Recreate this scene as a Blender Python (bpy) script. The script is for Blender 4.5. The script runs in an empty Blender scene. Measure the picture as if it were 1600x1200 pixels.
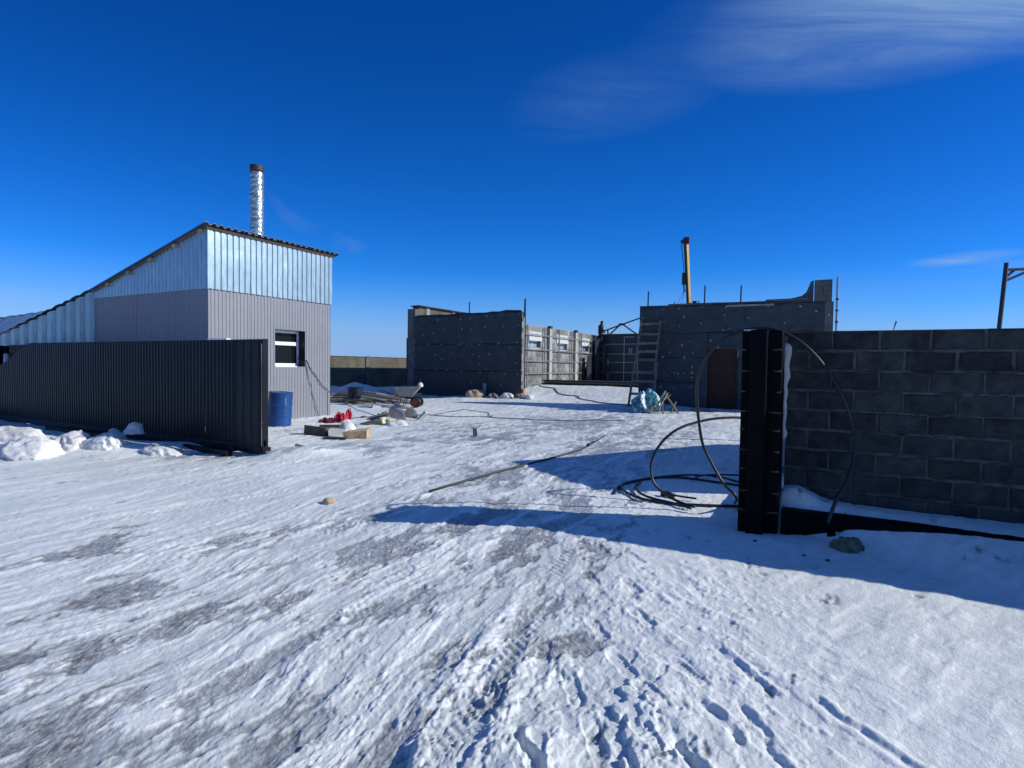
import bpy, math, random
import numpy as np
from mathutils import Vector, Matrix

random.seed(7)
R = math.radians
sc = bpy.context.scene
COL = sc.collection

# ---------------------------------------------------------------- camera
cam = bpy.data.cameras.new('camera')
cam.sensor_width = 36.0
cam.lens = 36.0 * 880.0 / 1600.0
cam.clip_start = 0.05
cam.clip_end = 9000
co = bpy.data.objects.new('camera', cam)
COL.objects.link(co)
co.location = (0, 0, 1.6)
co.rotation_euler = (Matrix.Rotation(R(90 - 1.82), 3, 'X') @ Matrix.Rotation(R(-0.8) * -1, 3, 'Z')).to_euler()
sc.camera = co

# ---------------------------------------------------------------- sky
SUN_EL, SUN_AZ = 27.8, 95.0           # azimuth clockwise from +Y
wd = bpy.data.worlds.new('World')
sc.world = wd
wd.use_nodes = True
nt = wd.node_tree
nd, lk = nt.nodes, nt.links
bg = nd['Background']
bg.inputs[1].default_value = 0.1


def wn(t, **k):
    n = nd.new(t)
    for a, v in k.items():
        setattr(n, a, v)
    return n


def wmath(op, a, b=None, c=None, clamp=False):
    n = wn('ShaderNodeMath', operation=op, use_clamp=clamp)
    for i, v in enumerate((a, b, c)):
        if v is None:
            continue
        if isinstance(v, (int, float)):
            n.inputs[i].default_value = v
        else:
            lk.new(v, n.inputs[i])
    return n.outputs[0]


sky = wn('ShaderNodeTexSky', sky_type='NISHITA', sun_disc=False)
sky.sun_elevation = R(SUN_EL)
sky.sun_rotation = R(SUN_AZ)
sky.altitude = 400
sky.air_density = 1.0
sky.dust_density = 0.3
sky.ozone_density = 2.0
tc = wn('ShaderNodeTexCoord')
sx = wn('ShaderNodeSeparateXYZ')
lk.new(tc.outputs['Generated'], sx.inputs[0])
zc = wmath('MAXIMUM', sx.outputs[2], 0.06)
cx = wn('ShaderNodeCombineXYZ')
lk.new(wmath('MULTIPLY', sx.outputs[0], 0.68), cx.inputs[0]); lk.new(sx.outputs[1], cx.inputs[1]); lk.new(zc, cx.inputs[2])
nv = wn('ShaderNodeVectorMath', operation='NORMALIZE')
lk.new(cx.outputs[0], nv.inputs[0])
lk.new(nv.outputs[0], sky.inputs[0])
sp = wn('ShaderNodeSeparateColor')
lk.new(sky.outputs[0], sp.inputs[0])
# deep, dry winter sky: contrast of each channel of the physical sky
chan = []
for i, (k, g) in enumerate(((1.0, 2.62), (1.057, 1.50), (2.12, 1.45))):
    t = wmath('MULTIPLY', sp.outputs[i], 0.1)
    t = wmath('POWER', t, g)
    chan.append(wmath('MULTIPLY', t, k * 10.0))
cc = wn('ShaderNodeCombineColor')
for i in range(3):
    lk.new(chan[i], cc.inputs[i])
# pale band of far air low over the steppe
hz = wmath('POWER', wmath('SUBTRACT', 1.0, wmath('MULTIPLY', sx.outputs[2], 6.0), clamp=True), 1.6, clamp=True)
nzc = wn('ShaderNodeTexNoise'); nzc.inputs['Scale'].default_value = 2.2; nzc.inputs['Detail'].default_value = 3
mpc = wn('ShaderNodeMapping'); mpc.inputs['Scale'].default_value = (1, 1, 7)
lk.new(tc.outputs['Generated'], mpc.inputs[0]); lk.new(mpc.outputs[0], nzc.inputs[0])
hz = wmath('MULTIPLY', hz, wmath('MULTIPLY_ADD', nzc.outputs[0], 2.0, 0.0, clamp=True))
mx1 = wn('ShaderNodeMix', data_type='RGBA')
lk.new(wmath('MULTIPLY', hz, 0.95), mx1.inputs[0]); lk.new(cc.outputs[0], mx1.inputs[6])
mx1.inputs[7].default_value = (3.4, 4.6, 7.4, 1)
# thin high cloud, on a plane far above, plus an added overhead fill veil
px = wmath('DIVIDE', sx.outputs[0], wmath('ADD', zc, 0.06))
py = wmath('DIVIDE', sx.outputs[1], wmath('ADD', zc, 0.06))
cp = wn('ShaderNodeCombineXYZ'); lk.new(px, cp.inputs[0]); lk.new(py, cp.inputs[1])
mp = wn('ShaderNodeMapping'); mp.inputs['Rotation'].default_value = (0, 0, R(32)); mp.inputs['Scale'].default_value = (0.42, 2.1, 1)
lk.new(cp.outputs[0], mp.inputs[0])
n1 = wn('ShaderNodeTexNoise'); n1.inputs['Scale'].default_value = 1.6; n1.inputs['Detail'].default_value = 10; n1.inputs['Roughness'].default_value = 0.62; n1.inputs['Distortion'].default_value = 0.9
lk.new(mp.outputs[0], n1.inputs[0])


def spot(x, y, rx, ry, rot, amp, soft=1.0):
    m = wn('ShaderNodeMapping', vector_type='TEXTURE')
    m.inputs['Location'].default_value = (x, y, 0)
    m.inputs['Rotation'].default_value = (0, 0, rot)
    m.inputs['Scale'].default_value = (rx, ry, 1)
    lk.new(cp.outputs[0], m.inputs[0])
    ln = wn('ShaderNodeVectorMath', operation='LENGTH')
    lk.new(m.outputs[0], ln.inputs[0])
    v = wmath('SUBTRACT', 1.0, ln.outputs['Value'], clamp=True)
    return wmath('MULTIPLY', wmath('POWER', v, soft), amp)


CLOUDS_AND_FILL = [(1.02, 1.36, 0.62, 0.40, R(-32), 1.6), (1.45, 1.12, 0.60, 0.40, R(-30), 1.2), (0.70, 1.45, 0.45, 0.25, R(-30), 0.35), (0.30, 1.88, 0.40, 0.28, R(-35), 0.30),
          (1.9, 1.15, 0.8, 0.4, R(-25), 1.0), (3.6, 3.4, 0.8, 0.3, R(-40), 0.9),
          (-1.6, -1.4, 1.6, 0.6, R(30), 0.8), (2.2, -1.2, 1.5, 0.5, R(10), 0.8), (-5.2, 5.0, 2.2, 1.2, R(40), 0.9),
          (1.0, 0.35, 1.3, 0.75, R(-20), 0.95), (-0.2, -0.4, 1.2, 0.7, R(-15), 0.8), (0.4, 0.1, 1.6, 1.0, R(0), 0.4)]  # this row is an unseen overhead veil, added as neutral fill for shadows
acc = None
for c in CLOUDS_AND_FILL:
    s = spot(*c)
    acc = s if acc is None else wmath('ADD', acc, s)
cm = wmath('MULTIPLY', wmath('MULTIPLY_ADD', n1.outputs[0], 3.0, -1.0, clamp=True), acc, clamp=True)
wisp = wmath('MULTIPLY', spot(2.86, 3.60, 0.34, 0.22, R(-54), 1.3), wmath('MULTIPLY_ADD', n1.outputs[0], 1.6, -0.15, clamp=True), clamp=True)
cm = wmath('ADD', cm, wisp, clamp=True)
mx2 = wn('ShaderNodeMix', data_type='RGBA')
lk.new(wmath('MULTIPLY', cm, 0.62), mx2.inputs[0]); lk.new(mx1.outputs[2], mx2.inputs[6])
mx2.inputs[7].default_value = (2.9, 4.7, 7.3, 1)
lk.new(mx2.outputs[2], bg.inputs[0])

# ---------------------------------------------------------------- sun
sl = bpy.data.lights.new('sun', 'SUN')
sl.energy = 4.4
sl.angle = R(0.5)
sl.color = (1.0, 0.99, 0.92)
so = bpy.data.objects.new('sun', sl)
COL.objects.link(so)
sd = Vector((math.sin(R(SUN_AZ)) * math.cos(R(SUN_EL)), math.cos(R(SUN_AZ)) * math.cos(R(SUN_EL)), math.sin(R(SUN_EL))))
so.rotation_euler = sd.to_track_quat('Z', 'Y').to_euler()
so.location = sd * 60

vs = sc.view_settings
vs.view_transform = 'Standard'
vs.look = 'None'
vs.exposure = 0.0
vs.gamma = 1.0
vs.use_curve_mapping = False

# ---------------------------------------------------------------- site frame
# The yard is laid out on its own axes: a runs along the street fence to the
# right, b runs into the yard.
TH = R(-29.0)
UX, UY = math.cos(TH), math.sin(TH)


def site(a, b, z=0.0):
    return Vector((a * UX - b * UY, a * UY + b * UX, z))


def to_site(x, y):
    return (x * UX + y * UY, -x * UY + y * UX)


# ---------------------------------------------------------------- materials
MATS = {}


def mat(name, col, rough=0.7, metal=0.0, var=0.15, vscale=6.0, bump=0.0, bscale=40.0, col2=None, c2scale=2.0, c2lo=0.5, c2hi=0.65,
        spec=0.5, rnd=0.0, stretch=(1, 1, 1), detail=6.0, coat=0.0):
    m = bpy.data.materials.new(name)
    m.use_nodes = True
    t = m.node_tree
    N, L = t.nodes, t.links
    p = N['Principled BSDF']
    p.inputs['Roughness'].default_value = rough
    p.inputs['Metallic'].default_value = metal
    p.inputs['Specular IOR Level'].default_value = spec
    p.inputs['Coat Weight'].default_value = coat
    g = N.new('ShaderNodeNewGeometry')
    mpn = N.new('ShaderNodeMapping'); mpn.inputs['Scale'].default_value = stretch
    L.new(g.outputs['Position'], mpn.inputs[0])
    nz = N.new('ShaderNodeTexNoise'); nz.inputs['Scale'].default_value = vscale; nz.inputs['Detail'].default_value = detail
    nz.inputs['Roughness'].default_value = 0.62
    L.new(mpn.outputs[0], nz.inputs[0])
    mr = N.new('ShaderNodeMapRange')
    mr.inputs[1].default_value = 0.3; mr.inputs[2].default_value = 0.7
    mr.inputs[3].default_value = 1 - var; mr.inputs[4].default_value = 1 + var
    L.new(nz.outputs[0], mr.inputs[0])
    src = None
    rgb = N.new('ShaderNodeRGB'); rgb.outputs[0].default_value = (*col, 1)
    src = rgb.outputs[0]
    if col2:
        n2 = N.new('ShaderNodeTexNoise'); n2.inputs['Scale'].default_value = c2scale; n2.inputs['Detail'].default_value = 7
        n2.inputs['Roughness'].default_value = 0.65
        L.new(mpn.outputs[0], n2.inputs[0])
        r2 = N.new('ShaderNodeMapRange'); r2.inputs[1].default_value = c2lo; r2.inputs[2].default_value = c2hi
        L.new(n2.outputs[0], r2.inputs[0])
        mx = N.new('ShaderNodeMix'); mx.data_type = 'RGBA'
        L.new(r2.outputs[0], mx.inputs[0]); L.new(src, mx.inputs[6]); mx.inputs[7].default_value = (*col2, 1)
        src = mx.outputs[2]
    val = mr.outputs[0]
    if rnd:
        oi = N.new('ShaderNodeObjectInfo')
        r3 = N.new('ShaderNodeMapRange'); r3.inputs[3].default_value = 1 - rnd; r3.inputs[4].default_value = 1 + rnd
        L.new(oi.outputs['Random'], r3.inputs[0])
        mm = N.new('ShaderNodeMath'); mm.operation = 'MULTIPLY'
        L.new(val, mm.inputs[0]); L.new(r3.outputs[0], mm.inputs[1])
        val = mm.outputs[0]
    mul = N.new('ShaderNodeVectorMath'); mul.operation = 'SCALE'
    L.new(src, mul.inputs[0]); L.new(val, mul.inputs['Scale'])
    L.new(mul.outputs[0], p.inputs['Base Color'])
    if bump:
        nb = N.new('ShaderNodeTexNoise'); nb.inputs['Scale'].default_value = bscale; nb.inputs['Detail'].default_value = 6
        L.new(mpn.outputs[0], nb.inputs[0])
        b = N.new('ShaderNodeBump'); b.inputs['Strength'].default_value = 1.0; b.inputs['Distance'].default_value = bump
        L.new(nb.outputs[0], b.inputs['Height'])
        L.new(b.outputs[0], p.inputs['Normal'])
    MATS[name] = m
    return m


M_galv = mat('galvanised', (0.31, 0.405, 0.43), 0.36, 0.55, 0.16, 9, 0.0015, 60, stretch=(1, 1, 0.35), rnd=0.06)
M_galv_shade = mat('roof_galv_shade', (0.12, 0.13, 0.14), 0.45, 0.5, 0.2, 5, stretch=(1, 1, 1))  # roof is galvanised too; its shade is put into this darker colour
M_grey = mat('grey_siding', (0.225, 0.225, 0.245), 0.45, 0.0, 0.06, 3, 0.0008, 30, rnd=0.03)
M_navy = mat('gate_sheet', (0.006, 0.010, 0.016), 0.38, 0.0, 0.18, 4, 0.0008, 18, col2=(0.018, 0.021, 0.026), c2scale=3, c2lo=0.56, c2hi=0.8, spec=0.14)
M_navy2 = mat('gate_steel', (0.005, 0.006, 0.009), 0.45, 0.0, 0.2, 6, spec=0.2)
M_black = mat('black_paint', (0.003, 0.0035, 0.005), 0.6, 0.0, 0.3, 10, 0.001, 30, spec=0.06)
M_memb = mat('membrane', (0.025, 0.036, 0.043), 0.62, 0.0, 0.28, 3.5, 0.012, 5, col2=(0.043, 0.056, 0.063), c2scale=1.6, c2lo=0.5, c2hi=0.75, rnd=0.14)
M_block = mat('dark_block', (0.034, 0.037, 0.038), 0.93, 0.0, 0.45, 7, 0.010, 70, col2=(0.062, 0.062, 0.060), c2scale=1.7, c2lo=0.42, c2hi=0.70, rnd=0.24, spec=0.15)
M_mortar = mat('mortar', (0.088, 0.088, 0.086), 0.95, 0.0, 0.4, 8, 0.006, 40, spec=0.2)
M_blockl = mat('pale_block', (0.22, 0.22, 0.205), 0.93, 0.0, 0.32, 2.6, 0.006, 30, col2=(0.13, 0.13, 0.125), c2scale=1.4, c2lo=0.5, c2hi=0.7, rnd=0.30, spec=0.2)
M_streak = mat('mortar_streak', (0.085, 0.085, 0.085), 0.95, 0.0, 0.4, 8, 0.006, 40, spec=0.2)
M_mortl = mat('pale_mortar', (0.33, 0.32, 0.30), 0.95, 0.0, 0.3, 6, 0.004, 30, spec=0.2)
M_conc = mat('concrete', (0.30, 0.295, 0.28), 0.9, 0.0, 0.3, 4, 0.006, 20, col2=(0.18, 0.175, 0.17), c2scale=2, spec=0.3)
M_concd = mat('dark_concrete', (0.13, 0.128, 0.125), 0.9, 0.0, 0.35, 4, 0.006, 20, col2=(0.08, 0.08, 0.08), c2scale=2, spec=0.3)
M_cream = mat('cream_concrete', (0.37, 0.355, 0.31), 0.85, 0.0, 0.14, 5, 0.003, 20)
M_foamw = mat('white_foam', (0.55, 0.545, 0.51), 0.8, 0.0, 0.12, 8, 0.006, 25)
M_steel = mat('stud_steel', (0.28, 0.29, 0.30), 0.4, 0.5, 0.15, 6)
M_rust = mat('rusty_door', (0.036, 0.009, 0.002), 0.7, 0.1, 0.4, 5, 0.003, 20, col2=(0.09, 0.05, 0.03), c2scale=2.5, c2lo=0.66, c2hi=0.8)
M_wood = mat('grey_wood', (0.17, 0.145, 0.115), 0.85, 0.0, 0.35, 6, 0.003, 40, stretch=(1, 1, 1), rnd=0.2)
M_woodl = mat('pale_wood', (0.42, 0.35, 0.24), 0.8, 0.0, 0.25, 8, 0.003, 30, rnd=0.2)
M_woodd = mat('dark_wood', (0.045, 0.037, 0.030), 0.85, 0.0, 0.4, 5, 0.003, 30, rnd=0.3)
M_yellow = mat('crane_yellow', (0.55, 0.29, 0.02), 0.45, 0.0, 0.2, 2)
M_dark = mat('dark_steel', (0.03, 0.03, 0.035), 0.5, 0.3, 0.3, 5)
M_pvc = mat('white_plastic', (0.78, 0.78, 0.79), 0.35, 0.0, 0.04, 5)
M_glass = mat('dark_glass', (0.008, 0.010, 0.010), 0.05, 0.0, 0.1, 2, spec=0.15)
M_glassl = mat('pale_glass', (0.30, 0.40, 0.48), 0.08, 0.0, 0.1, 2, spec=0.8)
M_blue = mat('blue_paint', (0.006, 0.055, 0.20), 0.38, 0.0, 0.2, 6, 0.0015, 12, col2=(0.19, 0.16, 0.12), c2scale=2.3, c2lo=0.63, c2hi=0.68)
M_blued = mat('dull_blue', (0.004, 0.010, 0.035), 0.5, 0.0, 0.2, 6)
M_chim = mat('foil', (0.52, 0.54, 0.48), 0.25, 0.85, 0.35, 10, 0.022, 10, stretch=(1, 1, 1.15))
M_soot = mat('sooty_foil', (0.05, 0.045, 0.04), 0.6, 0.5, 0.6, 14, 0.01, 20, stretch=(1, 1, 2.2))
M_snowc = mat('packed_snow', (0.68, 0.665, 0.635), 0.6, 0.0, 0.06, 4, 0.03, 9, col2=(0.52, 0.50, 0.46), c2scale=1.5, c2lo=0.5, c2hi=0.75)
M_rubber = mat('black_rubber', (0.014, 0.014, 0.016), 0.42, 0.0, 0.2, 8, spec=0.5)
M_cable = mat('cable_black', (0.02, 0.02, 0.022), 0.6, 0.0, 0.2, 8)
M_pipeg = mat('dusty_pipe', (0.035, 0.038, 0.042), 0.6, 0.0, 0.4, 6)
M_tan = mat('tan_stone', (0.46, 0.33, 0.20), 0.85, 0.0, 0.25, 8, 0.008, 18, col2=(0.30, 0.20, 0.12), c2scale=3)
M_slab = mat('brown_slab', (0.085, 0.080, 0.068), 0.9, 0.0, 0.3, 6, 0.006, 20)
M_red = mat('red_cloth', (0.50, 0.012, 0.045), 0.6, 0.0, 0.2, 10, 0.006, 30)
M_maroon = mat('maroon_cloth', (0.16, 0.01, 0.03), 0.7, 0.0, 0.3, 10, 0.006, 30)
M_curl = mat('grey_sheet_metal', (0.40, 0.40, 0.38), 0.5, 0.3, 0.2, 6)
M_yel2 = mat('yellow_foam', (0.72, 0.66, 0.34), 0.8, 0.0, 0.2, 8, 0.008, 20)
M_tarp = mat('teal_plastic', (0.05, 0.24, 0.28), 0.3, 0.0, 0.5, 9, 0.02, 14, col2=(0.62, 0.70, 0.72), c2scale=5, c2lo=0.48, c2hi=0.62)
M_olive = mat('olive_rag', (0.13, 0.13, 0.09), 0.9, 0.0, 0.3, 14, 0.008, 40)
M_redrim = mat('red_rim', (0.28, 0.02, 0.015), 0.5, 0.0, 0.2, 8)
M_tray = mat('zinc_tray', (0.22, 0.225, 0.23), 0.45, 0.4, 0.2, 8)
M_brick = mat('orange_brick', (0.42, 0.20, 0.11), 0.9, 0.0, 0.3, 9, 0.004, 40, rnd=0.15)
M_stone = mat('rubble', (0.20, 0.17, 0.145), 0.9, 0.0, 0.35, 8, 0.008, 25, rnd=0.3)
M_cloth = mat('dark_cloth', (0.018, 0.018, 0.024), 0.85, 0.0, 0.3, 12)
M_skin = mat('skin', (0.42, 0.25, 0.18), 0.6, 0.0, 0.1, 12)
M_glove_sun = mat('glove_and_sun_patch', (0.60, 0.58, 0.55), 0.8, 0.0, 0.1, 12)  # gloves, and the painted sun patch on the jacket
M_film = mat('black_film', (0.035, 0.038, 0.045), 0.25, 0.0, 0.3, 4, 0.02, 6)
M_cabin = mat('cabin_paint', (0.22, 0.24, 0.26), 0.5, 0.1, 0.2, 3)
M_weed = mat('dry_weed', (0.22, 0.17, 0.10), 0.9)


# far block walls whose joints are too small to pick apart
def brick_mat(name, c1, c2, mort, sx_=0.4, sz_=0.2):
    m = bpy.data.materials.new(name); m.use_nodes = True
    t = m.node_tree; N, L = t.nodes, t.links
    p = N['Principled BSDF']; p.inputs['Roughness'].default_value = 0.92; p.inputs['Specular IOR Level'].default_value = 0.2
    tcn = N.new('ShaderNodeTexCoord')
    s = N.new('ShaderNodeSeparateXYZ'); L.new(tcn.outputs['Object'], s.inputs[0])
    ad = N.new('ShaderNodeMath'); ad.operation = 'ADD'; L.new(s.outputs[0], ad.inputs[0]); L.new(s.outputs[1], ad.inputs[1])
    c = N.new('ShaderNodeCombineXYZ'); L.new(ad.outputs[0], c.inputs[0]); L.new(s.outputs[2], c.inputs[1])
    b = N.new('ShaderNodeTexBrick')
    b.inputs['Color1'].default_value = (*c1, 1); b.inputs['Color2'].default_value = (*c2, 1); b.inputs['Mortar'].default_value = (*mort, 1)
    b.inputs['Scale'].default_value = 1.0; b.inputs['Mortar Size'].default_value = 0.01
    b.inputs['Brick Width'].default_value = sx_; b.inputs['Row Height'].default_value = sz_
    L.new(c.outputs[0], b.inputs[0])
    nz = N.new('ShaderNodeTexNoise'); nz.inputs['Scale'].default_value = 1.1; nz.inputs['Detail'].default_value = 7
    L.new(tcn.outputs['Object'], nz.inputs[0])
    mr = N.new('ShaderNodeMapRange'); mr.inputs[1].default_value = 0.3; mr.inputs[2].default_value = 0.7; mr.inputs[3].default_value = 0.7; mr.inputs[4].default_value = 1.25
    L.new(nz.outputs[0], mr.inputs[0])
    mul = N.new('ShaderNodeVectorMath'); mul.operation = 'SCALE'
    L.new(b.outputs[0], mul.inputs[0]); L.new(mr.outputs[0], mul.inputs['Scale']); L.new(mul.outputs[0], p.inputs['Base Color'])
    bm_ = N.new('ShaderNodeBump'); bm_.inputs['Distance'].default_value = 0.006; bm_.invert = True
    L.new(b.outputs['Fac'], bm_.inputs['Height']); L.new(bm_.outputs[0], p.inputs['Normal'])
    return m


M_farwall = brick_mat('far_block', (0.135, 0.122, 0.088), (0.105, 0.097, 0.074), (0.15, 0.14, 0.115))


# ---------------------------------------------------------------- mesh helpers
ORG = {}


def setp(o, label=None, cat=None, group=None, kind=None):
    if label: o['label'] = label
    if cat: o['category'] = cat
    if group: o['group'] = group
    if kind: o['kind'] = kind
    return o


def thing(name, label, cat, a, b, z=0.0, group=None, world=False):
    """Empty at a thing's base. a, b are site coordinates (or x, y)."""
    o = bpy.data.objects.new(name, None)
    o.empty_display_size = 0.2
    COL.objects.link(o)
    if world:
        o.location = (a, b, z)
        ORG[o.name] = (Vector((a, b, z)), 0.0)
    else:
        o.location = site(a, b, z)
        o.rotation_euler = (0, 0, TH)
        ORG[o.name] = (Vector((a, b, z)), TH)
    return setp(o, label, cat, group)


def root_of(o):
    while o.parent:
        o = o.parent
    return o


class MB:
    """Collects shapes in the coordinates of the thing's frame."""

    def __init__(s):
        s.v, s.f, s.m = [], [], []
        s.cur = 0
        s.marks = []

    def add(s, vs_, fs_):
        k = len(s.v)
        s.marks.append((k, len(s.f)))
        s.v += [tuple(p) for p in vs_]
        s.f += [tuple(i + k for i in f) for f in fs_]
        s.m += [s.cur] * len(fs_)
        return s

    def box(s, x0, x1, y0, y1, z0, z1, rot=None, piv=None, ch=0.0):
        if ch:
            return s.cbox(x0, x1, y0, y1, z0, z1, ch)
        vs_ = [(x, y, z) for z in (z0, z1) for y in (y0, y1) for x in (x0, x1)]
        if rot is not None:
            pv = Vector(piv) if piv else Vector(((x0 + x1) / 2, (y0 + y1) / 2, (z0 + z1) / 2))
            vs_ = [tuple(rot @ (Vector(p) - pv) + pv) for p in vs_]
        return s.add(vs_, [(0, 2, 3, 1), (4, 5, 7, 6), (0, 1, 5, 4), (2, 6, 7, 3), (0, 4, 6, 2), (1, 3, 7, 5)])

    def cbox(s, x0, x1, y0, y1, z0, z1, c):
        """box with chamfered upright and level edges on the long sides"""
        pr = [(x0 + c, z0), (x1 - c, z0), (x1, z0 + c), (x1, z1 - c), (x1 - c, z1), (x0 + c, z1), (x0, z1 - c), (x0, z0 + c)]
        q = [(x0 + c, z0 + c), (x1 - c, z0 + c), (x1 - c, z0 + c), (x1 - c, z1 - c), (x1 - c, z1 - c), (x0 + c, z1 - c), (x0 + c, z1 - c), (x0 + c, z0 + c)]
        vs_ = [(a, y0, b) for a, b in q] + [(a, y0 + c, b) for a, b in pr] + [(a, y1, b) for a, b in pr]
        fs_ = [(0, 1, 3, 5)]
        for i in range(8):
            j = (i + 1) % 8
            fs_.append((i, 8 + i, 8 + j, j) if q[i] != q[j] else (i, 8 + i, 8 + j))
            fs_.append((8 + i, 16 + i, 16 + j, 8 + j))
        fs_.append(tuple(range(23, 15, -1)))
        return s.add(vs_, fs_)

    def beam(s, p, q, w, h=None, up=(0, 0, 1)):
        p, q = Vector(p), Vector(q)
        h = h or w
        d = (q - p).normalized()
        up = Vector(up)
        if abs(d.dot(up)) > 0.98:
            up = Vector((0, 1, 0))
        r = d.cross(up).normalized()
        t = r.cross(d)
        vs_ = []
        for c in (p, q):
            for i, j in ((-1, -1), (1, -1), (1, 1), (-1, 1)):
                vs_.append(c + r * (i * w / 2) + t * (j * h / 2))
        return s.add(vs_, [(0, 3, 2, 1), (4, 5, 6, 7), (0, 1, 5, 4), (1, 2, 6, 5), (2, 3, 7, 6), (3, 0, 4, 7)])

    def tube(s, pts, r, n=8, cap=True):
        pts = [Vector(p) for p in pts]
        rr = r if isinstance(r, (list, tuple)) else [r] * len(pts)
        k = len(pts)
        vs_, fs_ = [], []
        nrm = None
        for i, p in enumerate(pts):
            d = (pts[min(i + 1, k - 1)] - pts[max(i - 1, 0)]).normalized()
            if nrm is None:
                ref = Vector((0, 0, 1)) if abs(d.z) < 0.9 else Vector((1, 0, 0))
                nrm = d.cross(ref).normalized()
            nrm = (nrm - d * nrm.dot(d)).normalized()
            b = d.cross(nrm)
            for j in range(n):
                t = 2 * math.pi * j / n
                vs_.append(p + (nrm * math.cos(t) + b * math.sin(t)) * rr[i])
        for i in range(k - 1):
            for j in range(n):
                jj = (j + 1) % n
                fs_.append((i * n + j, i * n + jj, (i + 1) * n + jj, (i + 1) * n + j))
        if cap:
            fs_.append(tuple(range(n - 1, -1, -1)))
            fs_.append(tuple(range((k - 1) * n, k * n)))
        return s.add(vs_, fs_)

    def poly(s, pts, off):
        """flat polygon pushed along a vector: a plate with thickness"""
        pts = [Vector(p) for p in pts]
        off = Vector(off)
        n = len(pts)
        vs_ = pts + [p + off for p in pts]
        fs_ = [tuple(range(n - 1, -1, -1)), tuple(range(n, 2 * n))]
        fs_ += [(i, (i + 1) % n, n + (i + 1) % n, n + i) for i in range(n)]
        return s.add(vs_, fs_)

    def grid(s, pts, thick=None):
        """rows of points -> sheet; thick gives it a back side"""
        nr, nc = len(pts), len(pts[0])
        vs_ = [p for r in pts for p in r]
        fs_ = [(i * nc + j, i * nc + j + 1, (i + 1) * nc + j + 1, (i + 1) * nc + j) for i in range(nr - 1) for j in range(nc - 1)]
        if thick is not None:
            t = Vector(thick)
            k = len(vs_)
            vs_ = vs_ + [tuple(Vector(p) + t) for p in vs_]
            fs_ += [tuple(k + q for q in reversed(f)) for f in list(fs_)]
            ring = [(0, j) for j in range(nc)] + [(i, nc - 1) for i in range(1, nr)] + [(nr - 1, j) for j in range(nc - 2, -1, -1)] + [(i, 0) for i in range(nr - 2, 0, -1)]
            ids = [i * nc + j for i, j in ring]
            for q in range(len(ids)):
                a_, b_ = ids[q], ids[(q + 1) % len(ids)]
                fs_.append((b_, a_, k + a_, k + b_))
        return s.add(vs_, fs_)

    def mesh(s, name, mats, org=(0, 0, 0), smooth=False):
        me = bpy.data.meshes.new(name)
        o = Vector(org)
        me.from_pydata([tuple(Vector(p) - o) for p in s.v], [], s.f)
        for m in (mats if isinstance(mats, (list, tuple)) else [mats]):
            me.materials.append(m)
        me.polygons.foreach_set('material_index', s.m)
        if smooth:
            me.polygons.foreach_set('use_smooth', [True] * len(s.f))
        me.update()
        if s.weld:
            import bmesh
            q = bmesh.new(); q.from_mesh(me)
            bmesh.ops.remove_doubles(q, verts=q.verts, dist=1e-4)
            q.to_mesh(me); q.free()
        return me

    weld = False

    def pieces(s):
        out = []
        for i, (v0, f0) in enumerate(s.marks):
            v1, f1 = s.marks[i + 1] if i + 1 < len(s.marks) else (len(s.v), len(s.f))
            b = MB()
            b.add(s.v[v0:v1], [tuple(q - v0 for q in f) for f in s.f[f0:f1]])
            out.append(b)
        return out

    def split(s, name, mats, parent, smooth=False):
        """one part for every shape collected"""
        return [b.build(name, mats, parent, smooth) for b in s.pieces()]

    def build(s, name, mats, parent, smooth=False):
        r = root_of(parent)
        o = bpy.data.objects.new(name, s.mesh(name, mats, ORG[r.name][0], smooth))
        COL.objects.link(o)
        o.parent = parent
        return o

    def solo(s, name, mats, label, cat, group=None, kind=None, smooth=False, org=None, in_site=False):
        """a thing that is one mesh; points in world (or site) coordinates"""
        lo = [min(p[i] for p in s.v) for i in range(3)]
        hi = [max(p[i] for p in s.v) for i in range(3)]
        og = org or ((lo[0] + hi[0]) / 2, (lo[1] + hi[1]) / 2, lo[2])
        o = bpy.data.objects.new(name, s.mesh(name, mats, og, smooth))
        COL.objects.link(o)
        if in_site:
            o.location = site(*og); o.rotation_euler = (0, 0, TH)
        else:
            o.location = og
        return setp(o, label, cat, group, kind)


def inst(name, me, parent, loc, rotz=0.0, rot=None):
    o = bpy.data.objects.new(name, me)
    COL.objects.link(o)
    o.parent = parent
    o.location = loc
    o.rotation_euler = rot if rot else (0, 0, rotz)
    return o


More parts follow.
